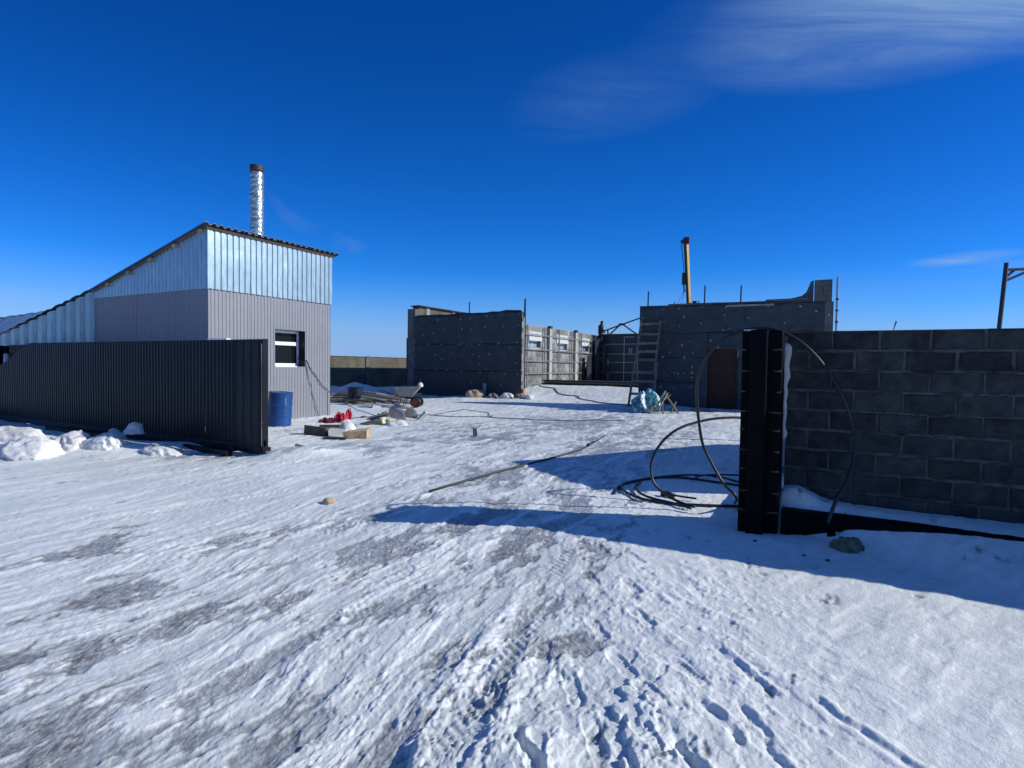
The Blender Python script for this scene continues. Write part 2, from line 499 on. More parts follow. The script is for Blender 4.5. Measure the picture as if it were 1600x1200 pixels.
def corr(name, m, parent, p0, d, nrm, s0, s1, zb, zt, period, depth, top=0.55, sheet=1.1, flank=0.12, buckle=0.009):
    """profiled steel cladding: ribs along z, one object per sheet.
    p0 (a,b) origin, d direction in plan, nrm outward normal, zb/zt functions of s."""
    objs = []
    zbf = zb if callable(zb) else (lambda s: zb)
    ztf = zt if callable(zt) else (lambda s: zt)
    k0 = s0
    i = 0
    while k0 < s1 - 1e-6:
        k1 = min(k0 + sheet, s1)
        if s1 - k1 < 0.25:
            k1 = s1
        ss = {k0, k1}
        n0, n1 = int(math.floor(k0 / period)) - 1, int(math.ceil(k1 / period)) + 1
        for n in range(n0, n1):
            for fr in (0.0, flank, flank + top, 2 * flank + top):
                x = (n + fr) * period
                if k0 < x < k1:
                    ss.add(x)
        ss = sorted(ss)

        def hgt(x):
            f = (x / period) % 1.0
            if f < flank: return f / flank
            if f < flank + top: return 1.0
            if f < 2 * flank + top: return 1 - (f - flank - top) / flank
            return 0.0
        lift = 0.0015 * (i % 2)
        NZ = 7
        rows = [[] for _ in range(NZ + 1)]
        sd = random.uniform(0, 50)
        for x in ss:
            h0 = hgt(x + 1e-7 if x == k0 else x - 1e-7) * depth + lift
            z0_, z1_ = zbf(x), ztf(x)
            for q in range(NZ + 1):
                z_ = z0_ + (z1_ - z0_) * q / NZ
                h = h0 + buckle * float(vnoise(np.array([x * 1.9 + sd]), np.array([z_ * 2.3 + sd]))[0])
                rows[q].append((p0[0] + d[0] * x + nrm[0] * h, p0[1] + d[1] * x + nrm[1] * h, z_))
        objs.append(MB().grid(rows, (-nrm[0] * 0.004, -nrm[1] * 0.004, 0)).build(name, m, parent))
        k0 = k1
        i += 1
    return objs


# --- value noise in numpy for terrain and lumps
_rng = np.random.RandomState(11)
_T = _rng.rand(256, 256)


def vnoise(x, y):
    xi, yi = np.floor(x).astype(np.int64), np.floor(y).astype(np.int64)
    fx, fy = x - xi, y - yi
    fx = fx * fx * fx * (fx * (fx * 6 - 15) + 10); fy = fy * fy * fy * (fy * (fy * 6 - 15) + 10)
    def h(i, j):
        i = (i + 37 * (j >> 8)) & 255
        return _T[i, j & 255]
    a, b, c, d = h(xi, yi), h(xi + 1, yi), h(xi, yi + 1), h(xi + 1, yi + 1)
    return (a + (b - a) * fx) + ((c + (d - c) * fx) - (a + (b - a) * fx)) * fy


def fbm(x, y, o=4, g=0.5, l=2.03):
    s = np.zeros_like(x); amp = 1.0; t = 0.0
    for i in range(o):
        s += amp * vnoise(x + 17.3 * i, y - 9.1 * i)
        t += amp; amp *= g
        x, y = (x * 0.8 - y * 0.6) * l, (x * 0.6 + y * 0.8) * l
    return s / t


def fbm_raw(x, y, o=4, g=0.5, l=2.03):
    s = np.zeros_like(x); amp = 1.0; t = 0.0
    for i in range(o):
        s += amp * vnoise(x + 17.3 * i, y - 9.1 * i)
        t += amp; amp *= g
        x, y = x * l, y * l
    return s / t


def sst(x, a, b):
    t = np.clip((x - a) / (b - a), 0, 1)
    return t * t * (3 - 2 * t)


# ---------------------------------------------------------------- terrain
FURROWS = [  # snow furrows and boot scuffs: points, width, depth
    ([(1.46, 2.74), (1.531, 2.555), (1.595, 2.379), (1.663, 2.208), (1.70, 2.0)], 0.022, 0.014),
    ([(1.185, 3.276), (1.222, 3.059), (1.276, 2.858), (1.335, 2.691)], 0.022, 0.009),
    ([(1.113, 2.696), (1.127, 2.477), (1.129, 2.271), (1.15, 2.0)], 0.018, 0.012),
    ([(0.045, 2.522), (0.054, 2.347), (0.11, 2.178), (0.15, 2.0)], 0.022, 0.026),
    ([(0.724, 2.424), (0.729, 2.301), (0.754, 2.173), (0.76, 2.0)], 0.024, 0.030),
    ([(0.918, 2.719), (0.966, 2.591), (0.976, 2.496)], 0.022, 0.018),
    ([(1.005, 2.497), (0.999, 2.409), (0.972, 2.326)], 0.022, 0.022),
]
PRINTS = [(0.62, 3.02, -0.25), (0.33, 2.78, -0.1), (0.70, 2.72, -0.3), (0.38, 2.42, -0.05), (0.62, 2.36, -0.35), (0.95, 2.92, -0.4), (0.20, 3.15, 0.1), (0.55, 3.45, -0.2), (0.86, 3.6, -0.3), (-0.05, 2.75, 0.15),
          (0.12, 2.28, 0.05), (0.9, 4.1, -0.2), (0.62, 4.25, -0.15), (1.05, 4.7, -0.3), (0.8, 4.95, -0.2)]
LANES = [  # worn wheel lanes where the snow is packed grey: points, half width, strength
    ([(-4.6, 1.2), (-2.6, 2.9), (-0.9, 4.9), (0.6, 7.5), (2.2, 11.5), (4.2, 17.0)], 0.42, 0.75),
    ([(-3.0, 1.0), (-1.6, 2.5), (-0.2, 4.4), (1.2, 7.2), (3.0, 11.0), (5.4, 16.0)], 0.36, 0.70),
    ([(-6.0, 2.2), (-3.6, 3.8), (-1.6, 5.8), (0.0, 8.2), (1.6, 12.0), (3.2, 17.5)], 0.40, 0.6),
    ([(-1.2, 1.2), (-0.3, 2.6), (0.3, 3.6), (1.0, 6.0), (1.4, 9.0), (2.6, 13.0)], 0.32, 0.6),
    ([(-5.5, 9.6), (-3.6, 10.6), (-1.5, 12.5), (1.0, 14.5), (3.5, 19.0)], 0.9, 0.7),
]
BUMPS = [  # x, y, radius, height
    (-8.4, 10.3, 0.9, 0.22), (-7.3, 10.2, 0.8, 0.16), (-9.6, 9.6, 1.0, 0.2), (-11.0, 10.4, 1.3, 0.25), (-6.3, 10.3, 0.8, 0.10), (-12.8, 11.6, 1.4, 0.25),
    (-8.5, 31.0, 1.5, 0.48), (-11, 32, 2.0, 0.3), (-3.9, 9.7, 0.5, 0.10), (-3.4, 9.9, 0.5, 0.12),
    (-14.4, 14.9, 1.0, 0.3),
    (0.4, 26.0, 1.4, 0.10), (-2.0, 27.0, 1.4, 0.12), (6.0, 23.0, 1.2, 0.08),
    (2.35, 5.2, 0.35, 0.05), (2.9, 5.1, 0.4, 0.05),
]
TRACKS = [  # tyre tracks: points, half width
    ([(-1.9, 1.7), (-1.15, 3.4), (-0.3, 6.0), (0.9, 9.5), (2.6, 14.0), (5, 20)], 0.11),
    ([(-0.55, 1.7), (0.05, 3.4), (0.75, 6.0), (1.9, 9.4), (3.7, 13.6), (6.2, 19)], 0.11),
    ([(-3.9, 2.4), (-2.6, 4.0), (-1.0, 6.6), (0.4, 9.6), (2.2, 14.0)], 0.12),
    ([(-6.0, 4.2), (-4.2, 5.6), (-2.3, 7.6), (-0.6, 10.2), (1.4, 14.5)], 0.12),
    ([(-7.5, 6.2), (-5.0, 7.4), (-2.6, 9.0), (-0.4, 11.5)], 0.1),
]
ICE = [  # x, y, along, across, strength: scraped patches of ice and frozen mud
    (-2.73, 3.79, 0.9, 0.22, 1.0), (-2.44, 2.96, 0.9, 0.2, 1.0), (-2.02, 2.35, 0.9, 0.2, 1.0), (-1.97, 3.52, 0.7, 0.22, 0.9),
    (-0.71, 3.75, 0.5, 0.2, 0.8), (0.28, 3.21, 0.35, 0.16, 1.0), (-0.9, 2.5, 0.6, 0.18, 0.8), (-1.2, 4.6, 1.0, 0.35, 0.7),
    (0.02, 8.1, 2.2, 0.6, 0.8), (-2.9, 10.7, 1.0, 0.8, 0.8), (1.87, 16.2, 4.0, 1.2, 0.9), (4.9, 21.6, 3.0, 2.0, 0.7),
    (-3.6, 4.6, 1.0, 0.22, 0.8), (0.9, 6.6, 1.0, 0.35, 0.8), (-0.4, 12.5, 2.0, 0.8, 0.8), (-1.6, 14.5, 1.8, 1.2, 0.7),
    (0.15, 4.6, 0.9, 0.3, 0.6), (-0.1, 6.3, 1.0, 0.45, 0.75), (-4.6, 12.9, 1.2, 0.7, 0.7),
    (2.2, 11.5, 2.0, 0.6, 0.7), (3.2, 13.5, 2.2, 0.8, 0.7), (-3.7, 3.4, 0.8, 0.16, 0.9), (-0.3, 3.0, 0.5, 0.14, 0.6), (-1.35, 2.9, 0.5, 0.12, 0.5),
]


def seg_dist(x, y, pts):
    best = np.full_like(x, 1e9); along = np.zeros_like(x); side = np.zeros_like(x)
    acc_ = 0.0
    for (x0, y0), (x1, y1) in zip(pts[:-1], pts[1:]):
        dx, dy = x1 - x0, y1 - y0
        L = math.hypot(dx, dy)
        t = np.clip(((x - x0) * dx + (y - y0) * dy) / (L * L), 0, 1)
        ex, ey = x - (x0 + t * dx), y - (y0 + t * dy)
        d = np.hypot(ex, ey)
        k = d < best
        best = np.where(k, d, best)
        along = np.where(k, acc_ + t * L, along)
        side = np.where(k, (ex * dy - ey * dx) / L, side)
        acc_ += L
    return best, along, side


def terrain(x, y, fine=True):
    x = np.asarray(x, float); y = np.asarray(y, float)
    a = x * UX + y * UY
    b = -x * UY + y * UX
    r = np.hypot(x, y)
    far = sst(r, 45, 110)
    h = (fbm(x * 0.35, y * 0.35, 3) - 0.5) * 0.07
    h += (fbm(x * 0.01 + 5, y * 0.01, 3) - 0.5) * 3.0 * far
    # raised floor of the unfinished hall
    h += 0.40 * sst(b, 25.5, 28.5) * sst(a, -15.5, -14.0) * sst(-a, -2, 4)
    h += 0.15 * sst(b, 20, 28)
    for bx, by, br, bh in BUMPS:
        d2 = ((x - bx) ** 2 + (y - by) ** 2) / (br * br)
        h += bh * np.exp(-d2 * 1.6) * (0.75 + 0.5 * fbm(x * 1.7, y * 1.7, 2))
    # drift along the street wall
    W = 0.06 + 1.25 * sst(a, -0.4, 1.7)
    inb = sst(a, -0.46, -0.34)
    h += inb * (0.28 + 0.14 * np.exp(-((a + 0.25) / 0.22) ** 2)) * sst(b, 6.08 - W, 6.34)
    h += -0.02 * np.exp(-((a + 0.6) ** 2 + (b - 5.8) ** 2) / 0.3)
    near_b = (y > 0)
    # masks
    road = np.exp(-((x - (0.15 * y - 1.1)) / (1.3 + 0.20 * np.abs(y))) ** 2) * sst(y, -8, 0)
    right_w = sst(x - 0.05 * y, 0.0, 1.1) * (1 - sst(y, 7, 10))
    ice = np.zeros_like(x)
    ca, sa = math.sin(R(24)), math.cos(R(24))
    n_edge = fbm_raw((x * sa - y * ca) * 5, (x * ca + y * sa) * 2.5, 5, 0.62) - 0.5
    for ix, iy, al, ac, st in ICE:
        dx, dy = x - ix, y - iy
        da = dx * ca + dy * sa; dc = dx * sa - dy * ca
        ice = np.maximum(ice, st * np.exp(-((da / (0.62 * al)) ** 2 + (dc / (1.35 * ac)) ** 2) * 0.75))
    lane = np.zeros_like(x)
    if fine:
        kk = (r < 26) & (y > 0.3)
        for pts, w, st in LANES:
            dl = seg_dist(x[kk], y[kk], pts)[0]
            lane[kk] = np.maximum(lane[kk], st * np.exp(-(dl / w) ** 2))
    ice = np.maximum(ice * 0.95, lane * (0.72 + 1.1 * (fbm(x * 0.6 + 3, y * 0.6, 3) - 0.42)))
    soft = np.clip(0.6 * ice + 0.5 * lane + 0.30 * road + 0.45 * np.exp(-((x - 0.22 * y + 0.6) / (1.6 + 0.12 * np.abs(y))) ** 2) * sst(y, 5.5, 9) * (1 - sst(y, 22, 30)), 0, 1)
    n2 = fbm_raw((x * sa - y * ca) * 16, (x * ca + y * sa) * 6.5, 4, 0.6) - 0.5
    loose = np.full_like(x, 0.4)
    icem = sst(ice * 0.95 + 0.12 * road + n_edge * 2.1 + n2 * 1.0, 0.50, 0.80)
    dirt = sst(fbm(x * 1.3 + 40, y * 1.3, 4) + 0.35 * (ice - 0.5) + 0.22 * sst(-x, 0.8, 2.4) * (1 - sst(y, 4.5, 7)), 0.46, 0.72)
    # fine relief
    if fine:
        nearf = 1 - sst(r, 14, 30)
        s1, c1 = math.sin(R(21)), math.cos(R(21))
        wv = 0.5 * fbm(x * 0.8, y * 0.8, 2)
        u_, v_ = x * c1 - y * s1 + wv, x * s1 + y * c1
        s2, c2 = math.sin(R(-19)), math.cos(R(-19))
        u2, v2 = x * c2 - y * s2, x * s2 + y * c2
        calm = sst(x - 0.28 * y, 0.45, 1.2) * (1 - sst(y, 5.0, 6.5))
        calm = np.maximum(calm, sst(-x - 1.0 * y, -5.0, 0.5) * sst(y, 4, 6.5) * 0.8)
        left = (1 - right_w)
        # thin plates of scraped, refrozen snow with crisp edges, drawn out along the wheel tracks
        pa = fbm_raw(u_ * 5.0, v_ * 0.9, 5, 0.58)
        pb = fbm_raw(u_ * 15 + 5, v_ * 3.6, 4, 0.58)
        pc = fbm(x * 13, y * 13, 4, 0.6)
        amp_ = (1 - 0.80 * calm) * (1 - far)
        pl1, pl2, pl3 = sst(pa, 0.48, 0.51), sst(pa, 0.57, 0.60), sst(pb, 0.52, 0.56)
        h += amp_ * left * (0.0035 * pl1 + 0.003 * pl2 + 0.003 * (pa - 0.5))
        pd_ = fbm_raw(u_ * 8.0 + 21 + 0.8 * fbm(x * 1.7, y * 1.7, 2), v_ * 0.95, 5, 0.62)
        loose = np.clip(left * (0.35 * pl2 + 0.45 * pl3 * sst(pa, 0.42, 0.55) + 0.9 * sst(pd_, 0.57, 0.64)) + (1 - left) * (0.55 + 0.5 * sst(pc, 0.45, 0.6)), 0, 1)
        h += amp_ * (0.5 + 0.5 * left) * (0.0045 * pl3 + 0.001 * (pb - 0.5)) * (1 - 0.4 * icem)
        h += amp_ * (0.0025 * sst(pc, 0.54, 0.58) + 0.015 * np.clip(pc - 0.62, 0, 1)) * (1 - 0.6 * icem)
        # small crumbs kicked up by tyres
        lump2 = np.clip(fbm(x * 26, y * 26, 2, 0.5) - 0.63, 0, 1)
        h += amp_ * lump2 * 0.035 * sst(fbm(x * 1.1, y * 1.1, 2), 0.42, 0.62)
        # trodden crust close to the camera: broken plateaus with small steps
        centre = np.exp(-((x - 0.28) / 0.62) ** 4) * (1 - sst(y, 2.5, 3.6))
        q1 = fbm(x * 2.6 + 8.3, y * 2.0 + 1, 5, 0.52)
        q2 = fbm(x * 6.5 + 2, y * 4.5, 4, 0.55)
        h += centre * (0.024 * sst(q1, 0.46, 0.49) + 0.014 * sst(q1, 0.58, 0.605) + 0.006 * sst(q2, 0.5, 0.55) + 0.014 * (q2 - 0.5))
        h += 0.040 * sst(x, -0.41, -0.37) * (1 - sst(x, 0.1, 0.5)) * (1 - sst(y, 2.25, 2.5)) * sst(y, 0.5, 1.5)
        mid = np.exp(-((x - 0.9 - 0.1 * y) / 0.7) ** 2) * (1 - sst(y, 4.0, 5.5))
        q3 = fbm_raw(u2 * 7, v2 * 3.2, 4, 0.58)
        h += mid * (0.006 * sst(q3, 0.50, 0.55) + 0.014 * (q3 - 0.5))
        h += 0.0025 * (fbm(x * 30, y * 30, 3) - 0.5) * (1 - far)
        h += amp_ * left * 0.003 * sst(pd_, 0.57, 0.66)
        # wind ripples on the calm snow
        rp = fbm_raw((x * 0.80 + y * 0.60) * 2.2 + wv, (x * 0.60 - y * 0.80) * 6.0, 4, 0.5)
        h += calm * (0.020 * (rp - 0.5) + 0.003 * sst(rp, 0.52, 0.60))
        h -= 0.008 * icem
        wob = (fbm(x * 9, y * 9, 2) - 0.5) * 0.05
        nm = (r < 40) & (y > 0)
        for pts, w, dp in FURROWS:
            k = nm & (np.abs(x - pts[1][0]) < 0.8) & (np.abs(y - pts[1][1]) < 1.2)
            if not k.any():
                continue
            d, al, sd_ = seg_dist(x[k], y[k], pts)
            sd2 = sd_ + wob[k]
            L = sum(math.dist(p, q) for p, q in zip(pts[:-1], pts[1:]))
            endf = sst(al, 0, 0.12) * (1 - sst(al, L - 0.08, L)) * (d < 0.4)
            g = -dp * np.exp(-(sd2 / w) ** 2) + 0.75 * dp * np.exp(-((sd2 + 1.9 * w) / (0.8 * w)) ** 2)
            h[k] += 0.8 * g * endf * (0.6 + 0.8 * fbm(x[k] * 7, y[k] * 7, 2))
        for qx, qy, qa in PRINTS:
            k = (np.abs(x - qx) < 0.3) & (np.abs(y - qy) < 0.3)
            if not k.any():
                continue
            dx, dy = x[k] - qx, y[k] - qy
            al = dx * math.sin(qa) + dy * math.cos(qa); ac = dx * math.cos(qa) - dy * math.sin(qa)
            wid = 0.046 - 0.010 * np.exp(-((al + 0.02) / 0.04) ** 2)
            e_ = np.sqrt((al / 0.145) ** 4 + (ac / wid) ** 4 + 1e-9)
            ins = 1 - sst(e_, 0.75, 1.05)
            bars = sst(np.abs((al / 0.026) % 1.0 - 0.5) * 2, 0.35, 0.65)
            rim = np.exp(-((e_ - 1.35) / 0.28) ** 2)
            h[k] += -0.010 * ins + 0.0032 * ins * bars + 0.004 * rim * (0.4 + fbm(x[k] * 12, y[k] * 12, 2))
        for pts, w in TRACKS:
            xs = [p[0] for p in pts]; ys = [p[1] for p in pts]
            k = (x > min(xs) - 1) & (x < max(xs) + 1) & (y > min(ys)) & (y < max(ys))
            if not k.any():
                continue
            d, al, sd_ = seg_dist(x[k], y[k], pts)
            inside = 1 - sst(d, w * 0.9, w * 1.15)
            pat = np.abs(((al + np.abs(sd_) * 0.9) / 0.075) % 1.0 - 0.5) * 2
            vis = sst(fbm(x[k] * 0.9, y[k] * 0.9, 2), 0.46, 0.66) * (1 - 0.7 * icem[k]) * 0.75
            h[k] += vis * (inside * (-0.009 + 0.010 * sst(pat, 0.3, 0.7)) + 0.010 * np.exp(-((d - w * 1.35) / (0.3 * w)) ** 2) * (0.3 + fbm(x[k] * 8, y[k] * 8, 2)))
    return h, icem, dirt, soft, loose


def gz(x, y):
    return float(terrain(np.array([x]), np.array([y]), False)[0][0])


def sgz(a, b):
    p = site(a, b)
    return gz(p.x, p.y)


def build_ground():
    # rings of points about the street side of the gate, finest close by
    step = 0.00235
    rs = [0.25]
    while rs[-1] < 70:
        r = rs[-1]
        rs.append(r + max(step * r * (1 + r / 7.0), 0.0035))
    while rs[-1] < 6500:
        rs.append(rs[-1] * 1.09)
    rs = np.array(rs)
    f0, f1 = R(-50), R(50)
    n = int((f1 - f0) / step)
    th = list(np.linspace(f0, f1, n, endpoint=False)) + list(np.linspace(f1, f0 + 2 * math.pi, 110, endpoint=False))
    th = np.array(th)
    nr, nt_ = len(rs), len(th)
    X = (rs[:, None] * np.sin(th)[None, :]).ravel()
    Y = (rs[:, None] * np.cos(th)[None, :]).ravel()
    H, I, D, S_, LO = terrain(X, Y)
    X = np.append(X, 0.0); Y = np.append(Y, 0.0); H = np.append(H, H[:nt_].mean()); I = np.append(I, 0); D = np.append(D, 0); S_ = np.append(S_, 0); LO = np.append(LO, 0.4)
    i = np.arange(nr - 1)[:, None] * nt_
    j = np.arange(nt_)[None, :]
    j2 = (j + 1) % nt_
    quads = np.stack([i + j, i + nt_ + j, i + nt_ + j2, i + j2], -1).reshape(-1, 4)
    c = nr * nt_
    tris = np.stack([np.full(nt_, c), np.arange(nt_), (np.arange(nt_) + 1) % nt_], -1)
    me = bpy.data.meshes.new('snow_ground')
    me.vertices.add(c + 1)
    me.vertices.foreach_set('co', np.stack([X, Y, H], -1).astype(np.float32).ravel())
    nl = len(quads) * 4 + len(tris) * 3
    me.loops.add(nl)
    me.loops.foreach_set('vertex_index', np.concatenate([quads.ravel(), tris.ravel()]).astype(np.int32))
    npoly = len(quads) + len(tris)
    me.polygons.add(npoly)
    st = np.concatenate([np.arange(len(quads)) * 4, len(quads) * 4 + np.arange(len(tris)) * 3]).astype(np.int32)
    me.polygons.foreach_set('loop_start', st)
    me.polygons.foreach_set('use_smooth', np.ones(npoly, bool))
    me.update(calc_edges=True)
    for nme, arr in (('ice', I), ('dirt', D), ('packed', S_), ('loose', LO)):
        at = me.attributes.new(nme, 'FLOAT', 'POINT')
        at.data.foreach_set('value', arr.astype(np.float32))
    me.materials.append(ground_mat())
    o = bpy.data.objects.new('snow_ground', me)
    COL.objects.link(o)
    o['kind'] = 'structure'
    return o


def ground_mat():
    m = bpy.data.materials.new('snow_and_ice'); m.use_nodes = True
    t = m.node_tree; N, L = t.nodes, t.links
    p = N['Principled BSDF']
    g = N.new('ShaderNodeNewGeometry')

    def noise(sc_, det=5, rough=0.6, vec=None, scale=None):
        n = N.new('ShaderNodeTexNoise'); n.inputs['Scale'].default_value = sc_; n.inputs['Detail'].default_value = det; n.inputs['Roughness'].default_value = rough
        if scale:
            mp_ = N.new('ShaderNodeMapping'); mp_.inputs['Rotation'].default_value = (0, 0, R(20)); mp_.inputs['Scale'].default_value = scale
            L.new(g.outputs['Position'], mp_.inputs[0]); L.new(mp_.outputs[0], n.inputs[0])
        else:
            L.new(g.outputs['Position'], n.inputs[0])
        return n.outputs[0]

    def mrange(v, a, b, c=0.0, d=1.0):
        n = N.new('ShaderNodeMapRange'); L.new(v, n.inputs[0])
        for q, w in enumerate((a, b, c, d)):
            n.inputs[q + 1].default_value = w
        return n.outputs[0]

    def mix(f, a, b):
        n = N.new('ShaderNodeMix'); n.data_type = 'RGBA'
        if isinstance(f, float): n.inputs[0].default_value = f
        else: L.new(f, n.inputs[0])
        for q, w in ((6, a), (7, b)):
            if isinstance(w, tuple): n.inputs[q].default_value = (*w, 1)
            else: L.new(w, n.inputs[q])
        return n.outputs[2]

    def mth(op, a, b):
        n = N.new('ShaderNodeMath'); n.operation = op; n.use_clamp = True
        for q, w in enumerate((a, b)):
            if isinstance(w, float): n.inputs[q].default_value = w
            else: L.new(w, n.inputs[q])
        return n.outputs[0]
    ai = N.new('ShaderNodeAttribute'); ai.attribute_name = 'ice'
    ad = N.new('ShaderNodeAttribute'); ad.attribute_name = 'dirt'
    ap = N.new('ShaderNodeAttribute'); ap.attribute_name = 'packed'
    al = N.new('ShaderNodeAttribute'); al.attribute_name = 'loose'
    snow = mix(mrange(noise(1.3, 6), 0.35, 0.7), (0.75, 0.785, 0.75), (0.67, 0.705, 0.68))
    veil = mth('MULTIPLY', ap.outputs['Fac'], mrange(noise(6, 8, 0.7, scale=(2.0, 0.6, 1)), 0.36, 0.64))
    snow = mix(mth('MULTIPLY', veil, 0.85), snow, (0.43, 0.455, 0.475))
    fleck = mrange(noise(34, 6, 0.75, scale=(1.3, 0.7, 1)), 0.50, 0.66)
    snow = mix(mth('MULTIPLY', fleck, 0.35), snow, (0.50, 0.53, 0.55))
    snow = mix(al.outputs['Fac'], snow, (0.87, 0.88, 0.845))
    grit = mrange(noise(60, 4, 0.7), 0.58, 0.70)
    snow = mix(mth('MULTIPLY', mth('MULTIPLY', ap.outputs['Fac'], grit), 0.5), snow, (0.30, 0.30, 0.30))
    icec = mix(mrange(noise(5, 7, 0.7, scale=(1.8, 0.6, 1)), 0.38, 0.62), (0.36, 0.385, 0.40), (0.21, 0.215, 0.215))
    icec = mix(mth('MULTIPLY', ad.outputs['Fac'], mrange(noise(7, 6, 0.7), 0.40, 0.6)), icec, (0.145, 0.125, 0.115))
    brk = mrange(noise(24, 7, 0.75, scale=(2.0, 0.7, 1)), 0.40, 0.56)
    fi = mth('MULTIPLY', ai.outputs['Fac'], mrange(brk, 0.0, 1.0, 0.30, 1.0))
    col = mix(fi, snow, icec)
    L.new(col, p.inputs['Base Color'])
    ro = N.new('ShaderNodeMapRange'); L.new(fi, ro.inputs[0]); ro.inputs[3].default_value = 0.55; ro.inputs[4].default_value = 0.32
    L.new(ro.outputs[0], p.inputs['Roughness'])
    p.inputs['Specular IOR Level'].default_value = 0.35
    b1 = N.new('ShaderNodeBump'); b1.inputs['Distance'].default_value = 0.007
    L.new(noise(55, 7, 0.7), b1.inputs['Height'])
    b2 = N.new('ShaderNodeBump'); b2.inputs['Distance'].default_value = 0.004
    L.new(noise(17, 7, 0.7, scale=(1.3, 0.8, 1)), b2.inputs['Height'])
    L.new(b1.outputs[0], b2.inputs['Normal'])
    L.new(b2.outputs[0], p.inputs['Normal'])
    return m


ground = build_ground()

# ================================================================ metal shed
SH = thing('metal_shed', 'grey metal shed with shiny galvanised upper band, sloped roof and tall foil chimney', 'shed', -13.17, 8.45, 0.0)
A0, A1, B0, B1 = -13.17, -18.54, 8.45, 12.31


def shed_roof_z(a):
    return 4.88 + (a - A0) * 0.243


wb_ = MB()
t = 0.34
# shell with a window opening (b 10.34..11.36, z 1.5..2.52)
wb_.box(A0 - t, A0 - 0.002, B0 + 0.003, 10.34, 0, 4.7)
wb_.box(A0 - t, A0 - 0.002, 11.36, B1, 0, 4.7)
wb_.box(A0 - t, A0 - 0.004, 10.34, 11.36, 0, 1.5)
wb_.box(A0 - t, A0 - 0.004, 10.34, 11.36, 2.52, 4.7)
wb_.poly([(A0 - t, B0 + 0.004, 0), (A1 + 0.004, B0 + 0.004, 0), (A1 + 0.004, B0 + 0.004, 3.5), (A0 - t, B0 + 0.004, 4.7)], (0, 0.3, 0))
wb_.poly([(A0 - t, B1 - 0.304, 0), (A1 + 0.004, B1 - 0.304, 0), (A1 + 0.004, B1 - 0.304, 3.5), (A0 - t, B1 - 0.304, 4.7)], (0, 0.3, 0))
wb_.box(A1 + 0.006, A1 + 0.3, B0 + 0.31, B1 - 0.31, 0, 3.5)
wb_.split('wall', M_dark, SH)
ex, nx = (0, 1), (1, 0)
for s0, s1, z0, z1 in ((B0, 10.34, 0.0, 3.40), (10.34, 11.36, 0.0, 1.5), (10.34, 11.36, 2.52, 3.40), (11.36, B1, 0.0, 3.40)):
    corr('siding_sheet', M_grey, SH, (A0, 0), ex, nx, s0, s1, z0, z1, 0.1, 0.012, 0.5)
corr('siding_sheet', M_grey, SH, (0, B0), (1, 0), (0, -1), A1, A0, 0.0, 3.40, 0.1, 0.012, 0.5)
for o in corr('galvanised_sheet', M_galv, SH, (A0 + 0.02, 0), ex, nx, B0 - 0.02, B1 + 0.02, 3.385, 4.87, 0.165, 0.026, 0.62, 1.15):
    pass
corr('galvanised_sheet', M_galv, SH, (0, B0 - 0.02), (1, 0), (0, -1), A1, A0 + 0.02, 3.385, lambda s: shed_roof_z(s) - 0.02, 0.165, 0.022, 0.62, 1.15)
# corner and base trims
MB().box(A0 + 0.016, A0 + 0.052, B0 - 0.05, B0 - 0.018, 3.38, 4.86).build('corner_trim', M_galv, SH)
MB().box(A0 + 0.0, A0 + 0.02, B0 - 0.02, B0 + 0.0, 0.0, 3.38).build('corner_trim', M_grey, SH)
# roof: ribbed sheets running down the slope, one part per sheet
k = B0 - 0.18
while k < B1 + 0.1:
    k1 = min(k + 1.06, B1 + 0.2)
    prof = []
    x = k
    per = 0.19
    while x < k1 - 0.01:
        for fr, hh in ((0, 0.0), (0.12, 0.045), (0.5, 0.045), (0.62, 0.0)):
            if x + fr * per <= k1:
                prof.append((x + fr * per, hh))
        x += per
    prof.append((k1, 0.0))
    rows = []
    for a in (A0 + 0.14, A1 - 0.05):
        rows.append([(a, q, shed_roof_z(a) + hh) for q, hh in prof])
    MB().grid(rows, (0, 0, -0.012)).build('roof_sheet', M_galv_shade, SH)
    k = k1
MB().box(A0 + 0.03, A0 + 0.07, B0 - 0.1, B1 + 0.1, 4.80, 4.87).build('eave_batten', M_woodd, SH)
rf = MB()
for i in range(5):
    a0_, a1_ = A0 - 0.1 - i * 1.07, A0 - 0.1 - i * 1.07 - 0.11
    rf.box(a1_, a0_, B0 - 0.14, B0 - 0.045, shed_roof_z(a1_) - 0.11, shed_roof_z(a1_) - 0.025)
rf.split('purlin_end', M_woodl, SH)
# window
wf = MB()
wa0, wa1 = A0 - 0.31, A0 - 0.25
w0, w1, z0, z1 = 10.345, 11.355, 1.52, 2.515
wf.box(wa0, wa1, w0, w0 + 0.06, z0, z1); wf.box(wa0, wa1, w1 - 0.06, w1, z0, z1)
wf.box(wa0, wa1, w0 + 0.06, w1 - 0.06, z0, z0 + 0.07); wf.box(wa0, wa1, w0 + 0.06, w1 - 0.06, z1 - 0.07, z1)
wf.box(wa0, wa1 + 0.01, w0 + 0.06, w1 - 0.06, 2.10, 2.20)
wo = wf.split('window_frame', M_pvc, SH)[-1]
MB().box(wa0 + 0.02, wa0 + 0.035, w0 + 0.05, w1 - 0.05, z0 + 0.06, 2.105).build('pane', M_glass, wo)
MB().box(wa0 + 0.02, wa0 + 0.035, w0 + 0.05, w1 - 0.05, 2.195, z1 - 0.06).build('pane', M_glass, wo)
MB().box(wa1 + 0.004, A0 + 0.02, w0 + 0.005, w1 - 0.28, 1.485, 1.515).build('window_sill', M_pvc, SH)
# chimney wrapped in crumpled foil
ch = MB()
prof = []
z = 4.35
i = 0
while z < 6.97:
    prof.append((z, 0.182 + random.uniform(-0.005, 0.005)))
    z += 0.035
    i += 1


